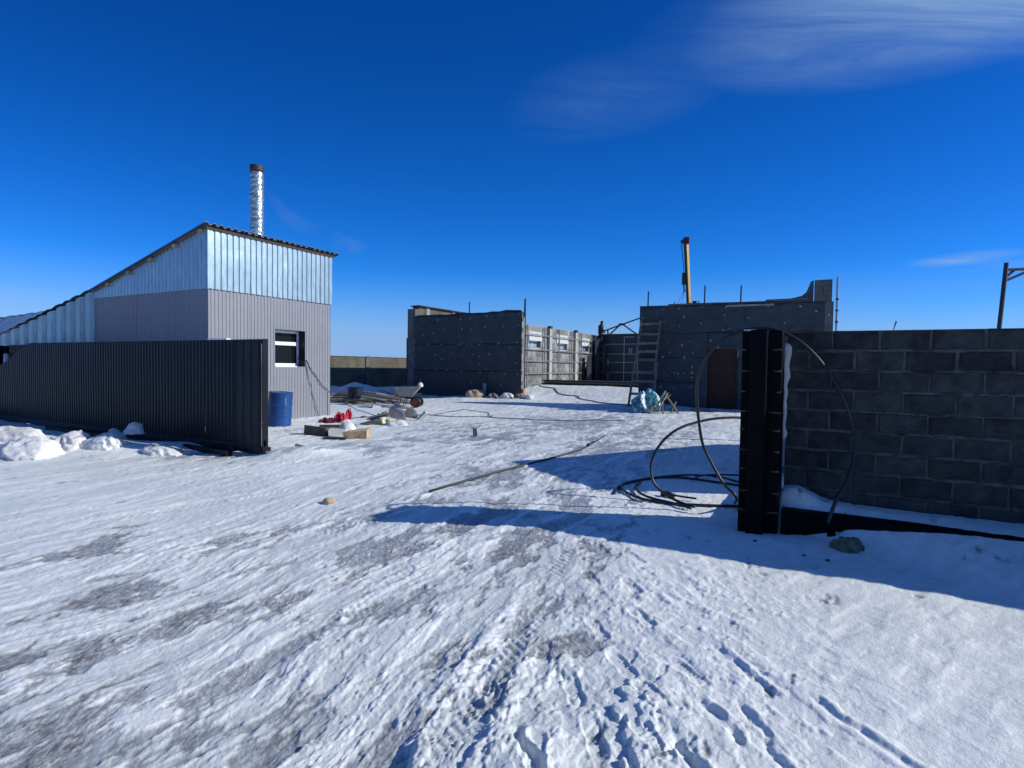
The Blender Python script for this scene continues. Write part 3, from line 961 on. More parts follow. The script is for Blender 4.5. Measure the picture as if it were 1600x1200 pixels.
def lathe(prof_, cx_, cy_, n=28, jit=0.0):
    vs_, fs_ = [], []
    for z_, r_ in prof_:
        for j in range(n):
            t_ = 2 * math.pi * j / n
            rr = r_ + random.uniform(-jit, jit)
            vs_.append((cx_ + rr * math.cos(t_), cy_ + rr * math.sin(t_), z_))
    for i_ in range(len(prof_) - 1):
        for j in range(n):
            jj = (j + 1) % n
            fs_.append((i_ * n + j, i_ * n + jj, (i_ + 1) * n + jj, (i_ + 1) * n + j))
    fs_.append(tuple(range(n - 1, -1, -1)))
    fs_.append(tuple(range((len(prof_) - 1) * n, len(prof_) * n)))
    return vs_, fs_


CHX, CHY = -14.13, 10.50
ch.add(*lathe(prof, CHX, CHY, 26, 0.009))
cho = ch.build('chimney_pipe', M_chim, SH, smooth=True)
cs = MB(); cs.add(*lathe([(6.96, 0.183), (6.99, 0.186), (7.02, 0.182), (7.07, 0.188), (7.12, 0.19), (7.125, 0.165), (7.0, 0.16)], CHX, CHY, 26, 0.004))
cs.build('pipe_mouth', M_soot, cho, smooth=True)
for zz in (5.05, 5.62, 6.22):
    bd = MB(); bd.add(*lathe([(zz, 0.196), (zz + 0.006, 0.199), (zz + 0.02, 0.199), (zz + 0.026, 0.196)], CHX, CHY, 26)); bd.build('band', M_chim, cho)
# lean-to on the far side
PH = R(15)
ld = (-math.cos(PH), -math.sin(PH)); ln = (math.sin(PH), -math.cos(PH))
lean_top = lambda s: 3.58 - 0.362 * s
corr('lean_to_sheet', M_galv, SH, (A1 - 0.005, B0 - 0.01), ld, ln, 0.0, 5.4, 0.0, lean_top, 0.36, 0.085, 0.42, 1.1, 0.2)
N0, N1 = Vector((A1, B0 - 0.10, 3.64)), Vector((A1 + ld[0] * 5.4, B0 + ld[1] * 5.4 - 0.1, 3.64 - 0.362 * 5.4))
F0, F1 = Vector((A1, 10.3, 3.70)), Vector((-29.0, 9.45, 3.14))
for q in range(5):
    rows = []
    for r_ in range(2):
        row = []
        for sidx in range(9):
            f = (q + sidx / 8) / 5
            hh = 0.035 if sidx in (1, 2, 4, 5, 7) else 0.0
            pn, pf = N0.lerp(N1, f), F0.lerp(F1, f)
            p_ = pn if r_ == 0 else pf
            row.append((p_.x, p_.y, p_.z + hh))
        rows.append(row)
    MB().grid(rows, (0, 0, -0.012)).build('lean_to_roof_sheet', M_galv, SH)
MB().poly([(F0.x, F0.y - 0.15, 0), (F1.x, F1.y - 0.15, 0), (F1.x, F1.y - 0.15, F1.z - 0.03), (F0.x, F0.y - 0.15, F0.z - 0.03)], (0, 0.1, 0)).build('lean_to_wall', M_conc, SH)
MB().beam((N1.x + 0.75, N1.y + 0.1, N1.z + 0.16), (F1.x + 1.4, F1.y - 0.2, F1.z - 0.10), 0.08, 0.16).build('rafter', M_woodl, SH)
# cables hanging from the window
def sag(p, q, n=10, dip=0.1, wob=0.03):
    p, q = Vector(p), Vector(q)
    return [p.lerp(q, i / n) + Vector((random.uniform(-wob, wob) * 0.3, random.uniform(-wob, wob), -dip * 4 * (i / n) * (1 - i / n))) for i in range(n + 1)]


gsh = sgz(-12.6, 12.6)
MB().tube([(A0 - 0.2, 11.3, 1.75)] + sag((A0 + 0.03, 11.38, 1.68), (A0 + 0.06, 12.25, 0.75), 8, 0.10) + sag((A0 + 0.2, 12.3, 0.6), (-11.6, 12.9, sgz(-11.6, 12.9) + 0.02), 6, 0.1), 0.011, 5).solo(
    'power_cable', M_cable, 'thin black cable hanging from the shed window down to the snow by its corner', 'cable', in_site=True, org=(A0, 12.0, 0))
MB().tube([(A0 - 0.2, 11.25, 1.72)] + sag((A0 + 0.035, 11.37, 1.6), (A0 + 0.05, 11.75, 0.2), 8, -0.03, 0.05) + [(A0 + 0.1, 11.8, 0.03)], 0.008, 5).solo(
    'power_cable', M_cable, 'second thin cable dropping almost straight down the grey siding below the shed window', 'cable', in_site=True, org=(A0, 11.5, 0))

# smoke drifting off the chimney
def smoke():
    m = bpy.data.materials.new('smoke'); m.use_nodes = True
    t_ = m.node_tree; N, L = t_.nodes, t_.links
    N.remove(N['Principled BSDF'])
    v = N.new('ShaderNodeVolumePrincipled')
    v.inputs['Color'].default_value = (0.75, 0.8, 0.9, 1)
    g = N.new('ShaderNodeNewGeometry'); nz = N.new('ShaderNodeTexNoise'); nz.inputs['Scale'].default_value = 1.5; nz.inputs['Detail'].default_value = 4
    L.new(g.outputs['Position'], nz.inputs[0])
    mr = N.new('ShaderNodeMapRange'); mr.inputs[1].default_value = 0.45; mr.inputs[2].default_value = 0.75; mr.inputs[3].default_value = 0.0; mr.inputs[4].default_value = 0.30
    L.new(nz.outputs[0], mr.inputs[0]); L.new(mr.outputs[0], v.inputs['Density'])
    L.new(v.outputs[0], N['Material Output'].inputs['Volume'])
    b = MB()
    pts = [(-14.0, 10.6, 6.6), (-13.9, 10.8, 6.3), (-13.75, 11.1, 5.9), (-13.5, 11.6, 5.6), (-13.2, 12.2, 5.4), (-12.9, 12.9, 5.25), (-12.6, 13.6, 5.2)]
    b.tube(pts, [0.05, 0.12, 0.22, 0.26, 0.30, 0.26, 0.08], 12)
    o = b.solo('smoke', m, 'faint wisp of smoke drifting right beside the foil chimney', 'smoke', kind='stuff', in_site=True)


smoke()

# ================================================================ sliding gate
GB = 6.35
GT = thing('sliding_gate', 'long dark navy sliding gate of ribbed sheet steel with a slanted tail', 'gate', -8.23, GB, 0.0)
g0, g1, gs, ge = -8.36, -17.0, -17.0, -21.5


def gate_top(s):
    return 2.0 if s > gs else 2.0 - (gs - s) * 0.335


corr('gate_sheet', M_navy, GT, (0, GB), (1, 0), (0, -1), ge, -9.08, 0.15, lambda s: max(gate_top(s), 0.2), 0.105, 0.013, 0.45, 1.15)
corr('gate_sheet', M_navy, GT, (0, GB - 0.035), (1, 0), (0, -1), -9.08, g0, 0.05, 2.0, 0.21, 0.010, 0.7, 1.15)
fr = MB()
fr.box(-17.0, g0 + 0.01, GB + 0.008, GB + 0.06, 1.93, 1.99)
fr.beam((-17.0, GB + 0.035, 1.955), (-22.1, GB + 0.035, 0.25), 0.05, 0.06)
for a in (-11.2, -14.0, -17.0, -19.5):
    fr.box(a - 0.03, a + 0.03, GB + 0.010, GB + 0.058, 0.2, gate_top(a) - 0.08)
fr.split('gate_frame_bar', M_navy2, GT)
MB().box(g0 + 0.004, g0 + 0.03, GB - 0.045, GB + 0.06, 0.06, 2.005).build('end_post', M_navy2, GT)
MB().box(-22.2, -9.1, GB - 0.02, GB + 0.08, 0.02, 0.148).build('bottom_rail', M_navy2, GT)
rc = MB(); rc.box(-9.05, -8.35, GB + 0.01, GB + 0.13, 0.02, 0.14)
rc.build('roller_carriage', M_navy2, GT)
for a in (-9.2, -8.3):
    rl = MB(); rl.tube([(a, GB - 0.045, 0.06), (a, GB + 0.04, 0.06)], 0.055, 10); rl.build('roller', M_dark, GT)
MB().box(g0 + 0.03, g0 + 0.07, GB - 0.01, GB + 0.03, 0.18, 0.27).build('catch', M_navy2, GT)
MB().box(-9.9, -9.35, GB - 0.02, GB + 0.06, 2.002, 2.03).build('snow_cap', M_snowc, GT)
# base track of the gate, half buried
MB().box(-15.5, -8.9, GB - 0.32, GB - 0.22, 0.0, 0.085).solo('base_channel', M_navy2, 'dark steel channel lying on the ground along the foot of the sliding gate', 'steel channel', in_site=True)


# ================================================================ block walls at the street
def variant_blocks(lx, ly, lz, n, m, c=0.006, jit=0.003):
    out = []
    for i in range(n):
        b = MB().cbox(-lx / 2, lx / 2, 0, ly, -lz / 2, lz / 2, c)
        b.v = [(x + random.uniform(-jit, jit), y + random.uniform(-jit * 0.6, jit * 0.6), z_ + random.uniform(-jit, jit)) for x, y, z_ in b.v]
        out.append(b.mesh('block', m))
    return out


def block_run(parent, a0, a1, b_face, z0, rows, lx, lz, thick, meshes, half, holes=(), axis='a'):
    """blocks in running bond; face at b_face looking to -b (axis a) or +a (axis b)"""
    og = ORG[parent.name][0]
    for r_ in range(rows):
        x = a0 + (0.0 if r_ % 2 else -lx / 2)
        while x < a1 - 0.05:
            x0, x1 = max(x, a0), min(x + lx, a1)
            if x1 - x0 > 0.06:
                zc_ = z0 + (r_ + 0.5) * lz
                xc = (x0 + x1) / 2
                if not any(h0 - 0.02 < xc < h1 + 0.02 and hz0 < zc_ < hz1 for h0, h1, hz0, hz1 in holes):
                    proud = random.uniform(-0.006, 0.004)
                    if axis == 'a':
                        o = inst('block', random.choice(meshes), parent, (xc - og.x, b_face + proud - og.y, zc_ - og.z))
                        o.scale = ((x1 - x0 - 0.012) / (lx - 0.012), 1, 1)
                    else:
                        o = inst('block', random.choice(meshes), parent, (b_face - proud - og.x, xc - og.y, zc_ - og.z), R(90))
                        o.scale = ((x1 - x0 - 0.012) / (lx - 0.012), 1, 1)
            x += lx


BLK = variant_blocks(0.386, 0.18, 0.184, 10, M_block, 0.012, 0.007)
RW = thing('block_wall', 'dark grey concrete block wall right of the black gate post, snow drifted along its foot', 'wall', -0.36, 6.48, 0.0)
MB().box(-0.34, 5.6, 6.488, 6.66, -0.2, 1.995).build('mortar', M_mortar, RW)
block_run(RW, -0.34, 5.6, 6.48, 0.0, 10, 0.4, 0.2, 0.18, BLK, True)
sm = MB()      # mortar squeezed out of the joints
for _ in range(260):
    a = random.uniform(-0.3, 3.2); rr = random.randint(1, 9)
    sm.box(a, a + random.uniform(0.03, 0.25), 6.474, 6.49, rr * 0.2 - random.uniform(0.006, 0.020), rr * 0.2 + random.uniform(0.005, 0.018))
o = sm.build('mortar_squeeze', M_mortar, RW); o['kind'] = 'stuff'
fm = MB()
fp, fr_ = [], []
for i in range(44):
    f = i / 43
    fp.append((-0.352 + 0.006 * math.sin(i * 0.7), 6.445, 0.88 + 1.0 * f))
    base_ = 0.018 + 0.026 * sst(np.array([f]), 0.35, 0.9)[0]
    fr_.append(float(base_ + 0.010 * max(0, math.sin(f * 22)) ** 3 + random.uniform(0, 0.004)) * (1 if 0 < i < 43 else 0.3))
fm.tube(fp, fr_, 10)
fm.build('foam_strip', M_foamw, RW, smooth=True)


def streaked_post(label, a, b, w, dep, h, group):
    t_ = thing('gate_post', label, 'gate post', a, b, 0.0, group)
    MB().box(a, a + w, b + 0.12, b + dep, -0.05, h - 0.01).build('pier', M_black, t_)
    MB().cbox(a + 0.085, a + 0.235, b, b + 0.118, -0.08, h - 0.004, 0.008).build('front_channel', M_black, t_)
    for r_ in range(1, 10):
        z_ = r_ * 0.2 + random.uniform(-0.02, 0.02)
        for x0_, x1_, fl in ((a - 0.004, a + 0.012 + random.uniform(0.03, 0.085), 1), (a + w + 0.004, a + w - 0.012 - random.uniform(0.03, 0.10), 1)):
            n_ = 9
            rows_ = [(x0_ + (x1_ - x0_) * q / (n_ - 1), b + 0.121, z_ + random.uniform(-0.004, 0.004)) for q in range(n_)]
            rad_ = [max(0.0015, (0.013 * (1 - q / n_) ** 0.7) * random.uniform(0.6, 1.15)) for q in range(n_)]
            b_ = MB().tube(rows_, rad_, 6)
            b_.v = [(x, b + 0.121 + (y - b - 0.121) * 0.5, z) for x, y, z in b_.v]
            b_.build('mortar_streak', M_streak, t_)
    return t_


PW = streaked_post('tall black gate post with mortar streaks at the end of the right block wall', -0.715, 5.84, 0.355, 0.64, 1.985, 'black gate posts with mortar streaks')
cap = MB(); cap.box(-0.705, -0.60, 5.97, 6.10, 1.977, 1.992); cap.build('snow_cap', M_snowc, PW)

# steel beam lying along the foot of the wall
bm_ = MB()
bm_.poly([(-0.33, y, z) for y, z in ((5.98, 0.0), (6.14, 0.0), (6.14, 0.014), (6.0, 0.014), (6.0, 0.236), (6.14, 0.236), (6.14, 0.25), (5.98, 0.25))], (2.4, 0, 0))
bm_.solo('steel_beam', M_black, 'black steel beam lying on edge along the foot of the right block wall, half under snow', 'steel beam', in_site=True)
MB().box(0.06, 0.13, 5.93, 6.05, 0.0, 0.11).solo('steel_bracket', M_black, 'small black bracket in the snow against the steel beam', 'bracket', in_site=True)

# wall and post at the far left behind the gate tail
LW = thing('block_wall', 'shaded block wall at the left edge, seen above the slanted tail of the gate', 'wall', -20.5, 7.15, 0.0)
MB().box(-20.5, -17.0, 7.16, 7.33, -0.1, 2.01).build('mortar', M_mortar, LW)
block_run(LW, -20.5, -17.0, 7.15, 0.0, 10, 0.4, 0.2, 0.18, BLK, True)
MB().tube([(-20.53, 7.10, 0.6), (-20.53, 7.09, 1.2), (-20.53, 7.10, 1.75)], [0.05, 0.07, 0.06], 8).build('foam_strip', M_foamw, LW, smooth=True)
streaked_post('far black gate post with mortar streaks cut by the left edge of the photo', -20.95, 6.98, 0.40, 0.36, 1.99, 'black gate posts with mortar streaks')

# steel site cabin standing behind the street wall; its corner throws the second shadow
CB = thing('site_cabin', 'low grey steel site cabin parked behind the right block wall', 'site cabin', 3.85, 9.01, 0.0, world=True)
ca_, sa_ = math.cos(R(29.7)), math.sin(R(29.7))
CB.rotation_euler = (0, 0, R(29.7))
ORG[CB.name] = (Vector((0, 0, 0)), R(29.7))
cb = MB()
cb.box(0.03, 4.97, -2.27, -0.03, 0.12, 1.98)
cb.build('body', M_cabin, CB)
for yy, nn in ((0.0, (0, 1)), (-2.3, (0, -1))):
    corr('side_sheet', M_cabin, CB, (0, yy - nn[1] * 0.025), (1, 0), nn, 0.06, 4.94, 0.14, 1.95, 0.22, 0.022, 0.45, 1.22)
fr = MB()
for xx in (0, 4.92):
    for yy in (-2.3, -0.08):
        fr.box(xx, xx + 0.08, yy, yy + 0.08, 0.0, 2.05)
fr.box(0.08, 4.92, -2.3, -2.22, 1.985, 2.05); fr.box(0.08, 4.92, -0.08, 0, 1.985, 2.05)
fr.box(0, 0.08, -2.22, -0.08, 1.985, 2.05); fr.box(4.92, 5.0, -2.22, -0.08, 1.985, 2.05)
fr.split('frame_bar', M_dark, CB)
MB().box(-0.01, 0.025, -1.6, -0.7, 0.15, 1.9).build('door', M_cabin, CB)
MB().box(0.085, 4.915, -2.215, -0.085, 1.985, 2.03).build('roof', M_cabin, CB)

# ================================================================ unfinished hall
HL = thing('unfinished_building', 'unfinished roofless block building wrapped in dark membrane with wide opening in its front', 'building', -12.4, 23.2, 0.0)
# --- left front wall
fA0, fA1, fb = -19.15, -12.42, 23.2
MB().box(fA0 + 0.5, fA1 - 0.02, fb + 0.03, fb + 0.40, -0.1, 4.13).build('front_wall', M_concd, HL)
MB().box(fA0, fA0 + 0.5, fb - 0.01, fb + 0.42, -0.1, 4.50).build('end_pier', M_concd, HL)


def sheet(name, m, parent, x0, x1, z0, z1, b, nx_=34, nz_=14, amp=0.022, top=None, seed=0):
    rows_ = []
    for i_ in range(nz_ + 1):
        row = []
        for j in range(nx_ + 1):
            x = x0 + (x1 - x0) * j / nx_
            zt_ = z1 + (top(x) if top else 0.0) + 0.05 * (float(vnoise(np.array([x * 2.1 + seed]), np.array([seed * 1.0]))[0]) - 0.5)
            zl_ = z0 + 0.06 * (float(vnoise(np.array([x * 1.7 - seed]), np.array([seed + 3.0]))[0]) - 0.5)
            z_ = zl_ + (zt_ - zl_) * i_ / nz_
            w_ = float(fbm(np.array([x * 1.3 + seed]), np.array([z_ * 2.6 + seed]), 3)[0]) - 0.5
            lip = 0.018 * max(0, 1 - (z_ - z0) / 0.09)
            row.append((x, b - 0.016 - amp * 2 * w_ - lip, z_))
        rows_.append(row)
    return MB().grid(rows_, (0, 0.006, 0)).build(name, m, parent, smooth=True)


topA = lambda x: 0.02 * math.sin(x * 3.1) + (0.06 if x > -13.6 else 0.0) - 0.03 * max(0, min(1, (-15.6 - x)))
for z0_, z1_, cuts in ((0.0, 1.36, (fA0 + 0.45, -14.2, fA1 + 0.03)), (1.34, 2.68, (fA0 + 0.42, -15.9, fA1 + 0.035)), (2.66, 4.14, (fA0 + 0.40, -16.0, fA1 + 0.03))):
    for i in range(len(cuts) - 1):
        sheet('membrane_sheet', M_memb, HL, cuts[i], cuts[i + 1] + 0.03, z0_, z1_, fb - 0.004 * i, top=topA if z1_ > 4 else None, seed=z0_ * 7 + i * 3)
# black roll of felt folded over the wall head
MB().tube([(fA0 + 0.55, fb + 0.1, 4.13)] + [(x, fb + 0.05, 4.15 + topA(x) + random.uniform(-0.02, 0.02)) for x in np.linspace(fA0 + 0.9, fA1 - 0.05, 16)], 0.045, 7).build('felt_fold', M_memb, HL, smooth=True)
# torn lit edge facing the gateway
MB().box(fA1 - 0.018, fA1, fb + 0.045, fb + 0.395, 0.55, 4.10).build('wall_end', M_conc, HL)
bk = variant_blocks(0.24, 0.1, 0.062, 3, M_brick, 0.004, 0.003)
for i in range(7):
    inst('brick', bk[i % 3], HL, (fA1 + 0.10 - ORG[HL.name][0].x, fb + 0.22 + random.uniform(-0.03, 0.03) - ORG[HL.name][0].y, 0.1 + i * 0.07), R(90))
tn = MB()
for i in range(14):
    z_ = 0.7 + i * 0.25
    tn.box(fA1 + 0.001, fA1 + 0.012 + 0.012 * random.random(), fb + 0.02, fb + 0.06 + 0.12 * random.random(), z_, z_ + 0.2)
tn.split('torn_strip', M_memb, HL)
# left long wall, higher than the front, lit on its inner face
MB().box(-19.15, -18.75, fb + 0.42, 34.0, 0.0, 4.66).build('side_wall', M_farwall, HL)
cpx = MB()
for bb in (24.2, 26.6, 29.2, 31.8):
    cpx.box(-18.752, -18.70, bb, bb + 0.3, 3.0, 4.655)
cpx.split('column', M_conc, HL)
MB().box(-19.2, -18.6, fb + 0.3, 34.05, 4.662, 4.72).build('wall_plate', M_woodd, HL)
for i in range(5):
    inst('brick', bk[i % 3], HL, (-19.0 + 0.13 * (i % 2) - ORG[HL.name][0].x, fb + 0.05 - ORG[HL.name][0].y, 4.12 + i * 0.075), 0)
# --- windowed wall inside
wwA = -14.88
WIN = [(28.75, 30.4), (32.55, 34.3), (36.6, 38.3)]
PB = variant_blocks(0.586, 0.3, 0.284, 6, M_blockl, 0.008, 0.004)
zb0 = 0.30
mo = MB()
segs = [(26.4, 28.75), (30.4, 32.55), (34.3, 36.6), (38.3, 39.6)]
for s0, s1 in segs:
    mo.box(wwA - 0.30, wwA - 0.012, s0, s1, 0.1, 3.98)
for s0, s1 in WIN:
    mo.box(wwA - 0.30, wwA - 0.012, s0, s1, 0.1, 2.66); mo.box(wwA - 0.30, wwA - 0.012, s0, s1, 3.12, 3.98)
mo.split('mortar', M_mortl, HL)
block_run(HL, 26.4, 39.6, wwA, zb0, 12, 0.6, 0.306, 0.3, PB, True, [(s0, s1, 2.66, 3.62) for s0, s1 in WIN], axis='b')
for i, (s0, s1) in enumerate(WIN):
    rl_ = MB()
    for q in range(5):
        rl_.box(wwA - 0.02, wwA + 0.02 + 0.01 * (q % 2), s0 + 0.02 + q * (s1 - s0) / 5, s0 + (q + 1) * (s1 - s0) / 5, 3.36, 3.62)
    lo = MB().box(wwA - 0.05, wwA + 0.05, s0 - 0.02, s1 + 0.02, 3.10, 3.34).build('lintel', M_foamw, HL)
    rl_.split('foam_slab', M_foamw, lo)
    f_ = MB()
    fa = wwA - 0.26
    f_.box(fa, fa + 0.06, s0, s1, 2.66, 2.72); f_.box(fa, fa + 0.06, s0, s1, 3.05, 3.10)
    f_.box(fa, fa + 0.06, s0, s0 + 0.07, 2.72, 3.05); f_.box(fa, fa + 0.06, s1 - 0.07, s1, 2.72, 3.05)
    f_.box(fa, fa + 0.06, (s0 + s1) / 2 - 0.04, (s0 + s1) / 2 + 0.04, 2.72, 3.05)
    fo = f_.split('window_frame', M_pvc, HL)[-1]
    MB().box(fa + 0.02, fa + 0.03, s0 + 0.06, s1 - 0.06, 2.71, 3.06).build('pane', M_glassl, fo)
    MB().box(wwA - 0.2, wwA + 0.03, s0, s1 - 0.2, 2.635, 2.665).build('window_sill', M_pvc, HL)
for bb in (31.25, 35.35):
    MB().box(wwA - 0.01, wwA + 0.16, bb, bb + 0.36, 0.2, 3.93).build('column', M_cream, HL)
    MB().box(wwA - 0.02, wwA + 0.18, bb + 0.02, bb + 0.34, 3.93, 4.08).build('column_cap', M_dark, HL)
for bb in (28.35, 30.6, 32.75, 34.75, 36.45, 38.4):
    MB().box(wwA + 0.09, wwA + 0.14, bb, bb + 0.07, 0.3, 3.96).build('stud', M_steel, HL)
for zz in (3.45, 2.60, 1.93, 1.20):
    MB().box(wwA + 0.145, wwA + 0.175, 28.0, 39.2, zz - 0.03, zz + 0.03).build('rail', M_steel, HL)
# --- back wall
MB().box(-14.88, -8.0, 39.62, 40.0, 0.0, 3.95).build('back_wall', M_memb, HL)
MB().box(-14.6, -8.0, 39.55, 40.02, 3.952, 4.05).build('wall_plate', M_woodd, HL)
for zz in (3.30, 2.58, 1.98, 1.26):
    MB().box(-14.7, -8.1, 39.47, 39.50, zz - 0.025, zz + 0.025).build('rail', M_steel, HL)
for aa in (-14.75, -12.72, -11.72, -10.6):
    MB().box(aa, aa + 0.06, 39.505, 39.55, 0.35, 3.80).build('stud', M_steel, HL)
MB().box(-12.75, -12.0, 39.505, 39.55, 3.78, 3.84).build('rail', M_steel, HL)
vn = MB()
for i in range(2):
    for j in range(3):
        vn.box(-12.36 + i * 0.14, -12.25 + i * 0.14, 39.57, 39.60, 2.62 + j * 0.14, 2.73 + j * 0.14)
vn.split('vent_block', M_conc, HL)
for z_ in (0.9, 1.95):
    MB().box(-14.02, -13.84, 39.56, 39.6, z_ - 0.2, z_ + 0.25).build('foam_patch', M_conc, HL)
# roof truss on the back wall
for p_, q_ in (((-14.6, 4.20), (-9.0, 6.02)), ((-13.0, 4.80), (-13.85, 4.05)), ((-13.0, 4.80), (-11.9, 4.05)), ((-14.05, 4.4), (-14.0, 4.05))):
    MB().beam((p_[0], 39.75, p_[1]), (q_[0], 39.75, q_[1]), 0.09, 0.09).build('truss_bar', M_dark, HL)
MB().box(-13.2, -12.75, 39.70, 39.80, 4.66, 4.82).build('gusset', M_dark, HL)
# --- right front wall with rusty door
gA0, gA1, gb = -6.77, 0.22, 23.1
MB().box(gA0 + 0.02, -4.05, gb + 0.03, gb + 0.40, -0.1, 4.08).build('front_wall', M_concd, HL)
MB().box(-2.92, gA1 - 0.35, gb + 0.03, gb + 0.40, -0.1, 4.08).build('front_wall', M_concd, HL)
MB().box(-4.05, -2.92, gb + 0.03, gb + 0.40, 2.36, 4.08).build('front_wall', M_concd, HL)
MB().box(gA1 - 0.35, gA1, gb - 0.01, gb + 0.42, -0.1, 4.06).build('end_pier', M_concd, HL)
MB().box(gA1 - 0.38, gA1 - 0.02, gb + 0.43, 40.0, -0.1, 4.0).build('side_wall', M_farwall, HL)
topB = lambda x: 0.012 * math.sin(x * 4) + 0.03 * (x - gA0) / 7
cutsB = [(0.0, 1.06, (gA0, -4.05)), (0.0, 1.06, (-2.92, gA1 - 0.3)), (1.04, 2.06, (gA0 - 0.01, -4.05)), (1.04, 2.06, (-2.92, gA1 - 0.32)),
         (2.04, 3.06, (gA0, -2.75)), (2.04, 3.06, (-2.75, gA1 - 0.3)), (3.04, 4.12, (gA0, -2.75)), (3.04, 4.05, (-2.75, gA1 - 0.3))]
for i, (z0_, z1_, (x0_, x1_)) in enumerate(cutsB):
    if abs(z0_ - 2.04) < 0.01 and x0_ < -5:
        sheet('membrane_sheet', M_memb, HL, x0_, -4.05, z0_, z1_, gb - 0.003, seed=i * 5)
        sheet('membrane_sheet', M_memb, HL, -4.07, -2.72, 2.36, z1_, gb - 0.006, 10, 6, seed=i * 5 + 2)
    else:
        sheet('membrane_sheet', M_memb, HL, x0_, x1_ + 0.03, z0_, z1_, gb - 0.003 * (i % 2), top=topB if z1_ > 4 else None, seed=i * 5)
# loose slabs and felt along the wall head
for x0_, x1_, zz, m_ in ((gA0, -5.4, 4.13, M_memb), (-5.6, -3.6, 4.17, M_concd), (-3.9, -1.8, 4.15, M_memb), (-2.0, -0.6, 4.20, M_concd), (-3.4, -1.7, 4.04, M_conc)):
    b_ = MB().box(x0_, x1_, gb - 0.05 if m_ is not M_conc else gb - 0.06, gb + 0.36, zz - 0.045, zz + 0.02, rot=Matrix.Rotation(random.uniform(-0.012, 0.02), 3, 'Y'))
    b_.build('coping_slab', m_, HL)
BS = variant_blocks(0.26, 0.28, 0.18, 4, M_concd, 0.012, 0.012)
for i in range(4):
    for j in range(2):
        inst('block', BS[(i + j) % 4], HL, (-0.27 + j * 0.285 - ORG[HL.name][0].x, gb + random.uniform(-0.03, 0.03) - ORG[HL.name][0].y, 4.15 + i * 0.185))
sl_ = MB().poly([(-1.9, gb - 0.03, 4.08), (-0.43, gb - 0.03, 4.08), (-0.43, gb - 0.03, 4.84), (-0.52, gb - 0.03, 4.80), (-0.58, gb - 0.03, 4.62), (-0.66, gb - 0.03, 4.42), (-0.80, gb - 0.03, 4.30), (-1.15, gb - 0.03, 4.22)], (0, 0.3, 0)); sl_.build('buttress', M_memb, HL)
MB().box(-0.40, 0.16, gb + 0.012, gb + 0.20, 4.07, 4.85).build('mortar', M_concd, HL)
# door
dr = MB().box(-4.03, -2.94, gb + 0.05, gb + 0.10, 0.02, 2.34).build('door', M_rust, HL)
MB().box(-3.12, -3.06, gb + 0.0, gb + 0.048, 1.0, 1.14).build('handle', M_dark, dr)
df = MB(); df.box(-4.047, -4.0, gb - 0.01, gb + 0.04, 0, 2.355); df.box(-2.97, -2.925, gb - 0.01, gb + 0.04, 0, 2.355); df.box(-4.0, -2.97, gb - 0.01, gb + 0.04, 2.30, 2.355)
df.split('door_frame', M_rust, HL)
# starter bars
for aa, bb, zt_ in ((-15.44, fb + 0.2, 4.74), (-12.38, fb + 0.25, 4.76), (-6.5, gb + 0.2, 4.78), (-4.25, gb + 0.25, 4.90), (-2.9, gb + 0.2, 4.82)):
    MB().tube([(aa, bb, 3.9), (aa + 0.01, bb, zt_)], 0.030, 6).build('rebar', M_dark, HL)
MB().tube([(fA1 + 0.06, fb + 0.3, 0.1), (fA1 + 0.06, fb + 0.3, 4.78)], 0.025, 6).build('rebar', M_dark, HL)
MB().tube([(fA0 - 0.12, fb + 0.1, 0.0), (fA0 - 0.12, fb + 0.1, 3.0)], 0.03, 6).build('rebar', M_dark, HL)
pl_ = MB(); pl_.tube([(gA1 + 0.10, gb + 0.05, 0.0), (gA1 + 0.10, gb + 0.05, 4.92)], 0.035, 8)
po = pl_.build('scaffold_pole', M_steel, HL)
cl = MB()
for z_ in (2.2, 2.9, 3.3, 3.7, 4.1):
    cl.box(gA1 + 0.05, gA1 + 0.15, gb - 0.01, gb + 0.03, z_, z_ + 0.06)
cl.split('clamp', M_dark, po)
for aa in (-5.0, -4.95):
    MB().tube([(aa - 0.45 + 0.9 * (aa == -4.95), gb + 0.15, 4.12), (aa - 0.38 + 0.9 * (aa == -4.95), gb + 0.12, 4.30)], 0.02, 5).build('bent_bar', M_dark, HL)

# plastic fasteners of the membrane
fd = MB(); fd.tube([(0, 0, 0), (0, -0.012, 0)], 0.042, 8); fmesh = fd.mesh('fastener', M_conc)
hx, hy, _hz = ORG[HL.name][0]
FA = [(216, 296), (327, 288), (402, 285), (517, 290), (593, 284), (714, 268), (829, 265), (950, 264), (145, 376), (208, 408), (298, 396), (386, 364), (525, 368), (597, 375), (704, 356), (838, 355), (947, 349),
      (135, 470), (176, 490), (250, 486), (363, 488), (503, 490), (521, 485), (565, 490), (600, 486), (662, 492), (680, 475), (803, 485), (888, 516), (937, 478), (137, 580), (312, 573), (440, 555), (512, 577),
      (613, 569), (660, 585), (734, 567), (830, 570), (366, 610), (932, 630), (665, 648), (232, 690), (318, 692), (410, 694), (525, 704), (670, 710), (760, 710), (850, 714), (942, 713), (190, 782), (322, 765), (448, 780),
      (600, 790), (720, 802), (824, 804), (548, 897), (416, 900)]
for x_, y_ in FA:
    a_ = fA0 + 0.45 + (x_ - 130) / (960 - 130) * (fA1 - fA0 - 0.45)
    zt_ = 4.15
    z_ = zt_ * (1 - (y_ - 245) / (915 - 245))
    o = inst('fastener', fmesh, HL, (a_ - hx, fb - 0.035 - hy, z_))
    q_ = random.uniform(0.55, 1.1)
    o.scale = (q_, 1, q_)
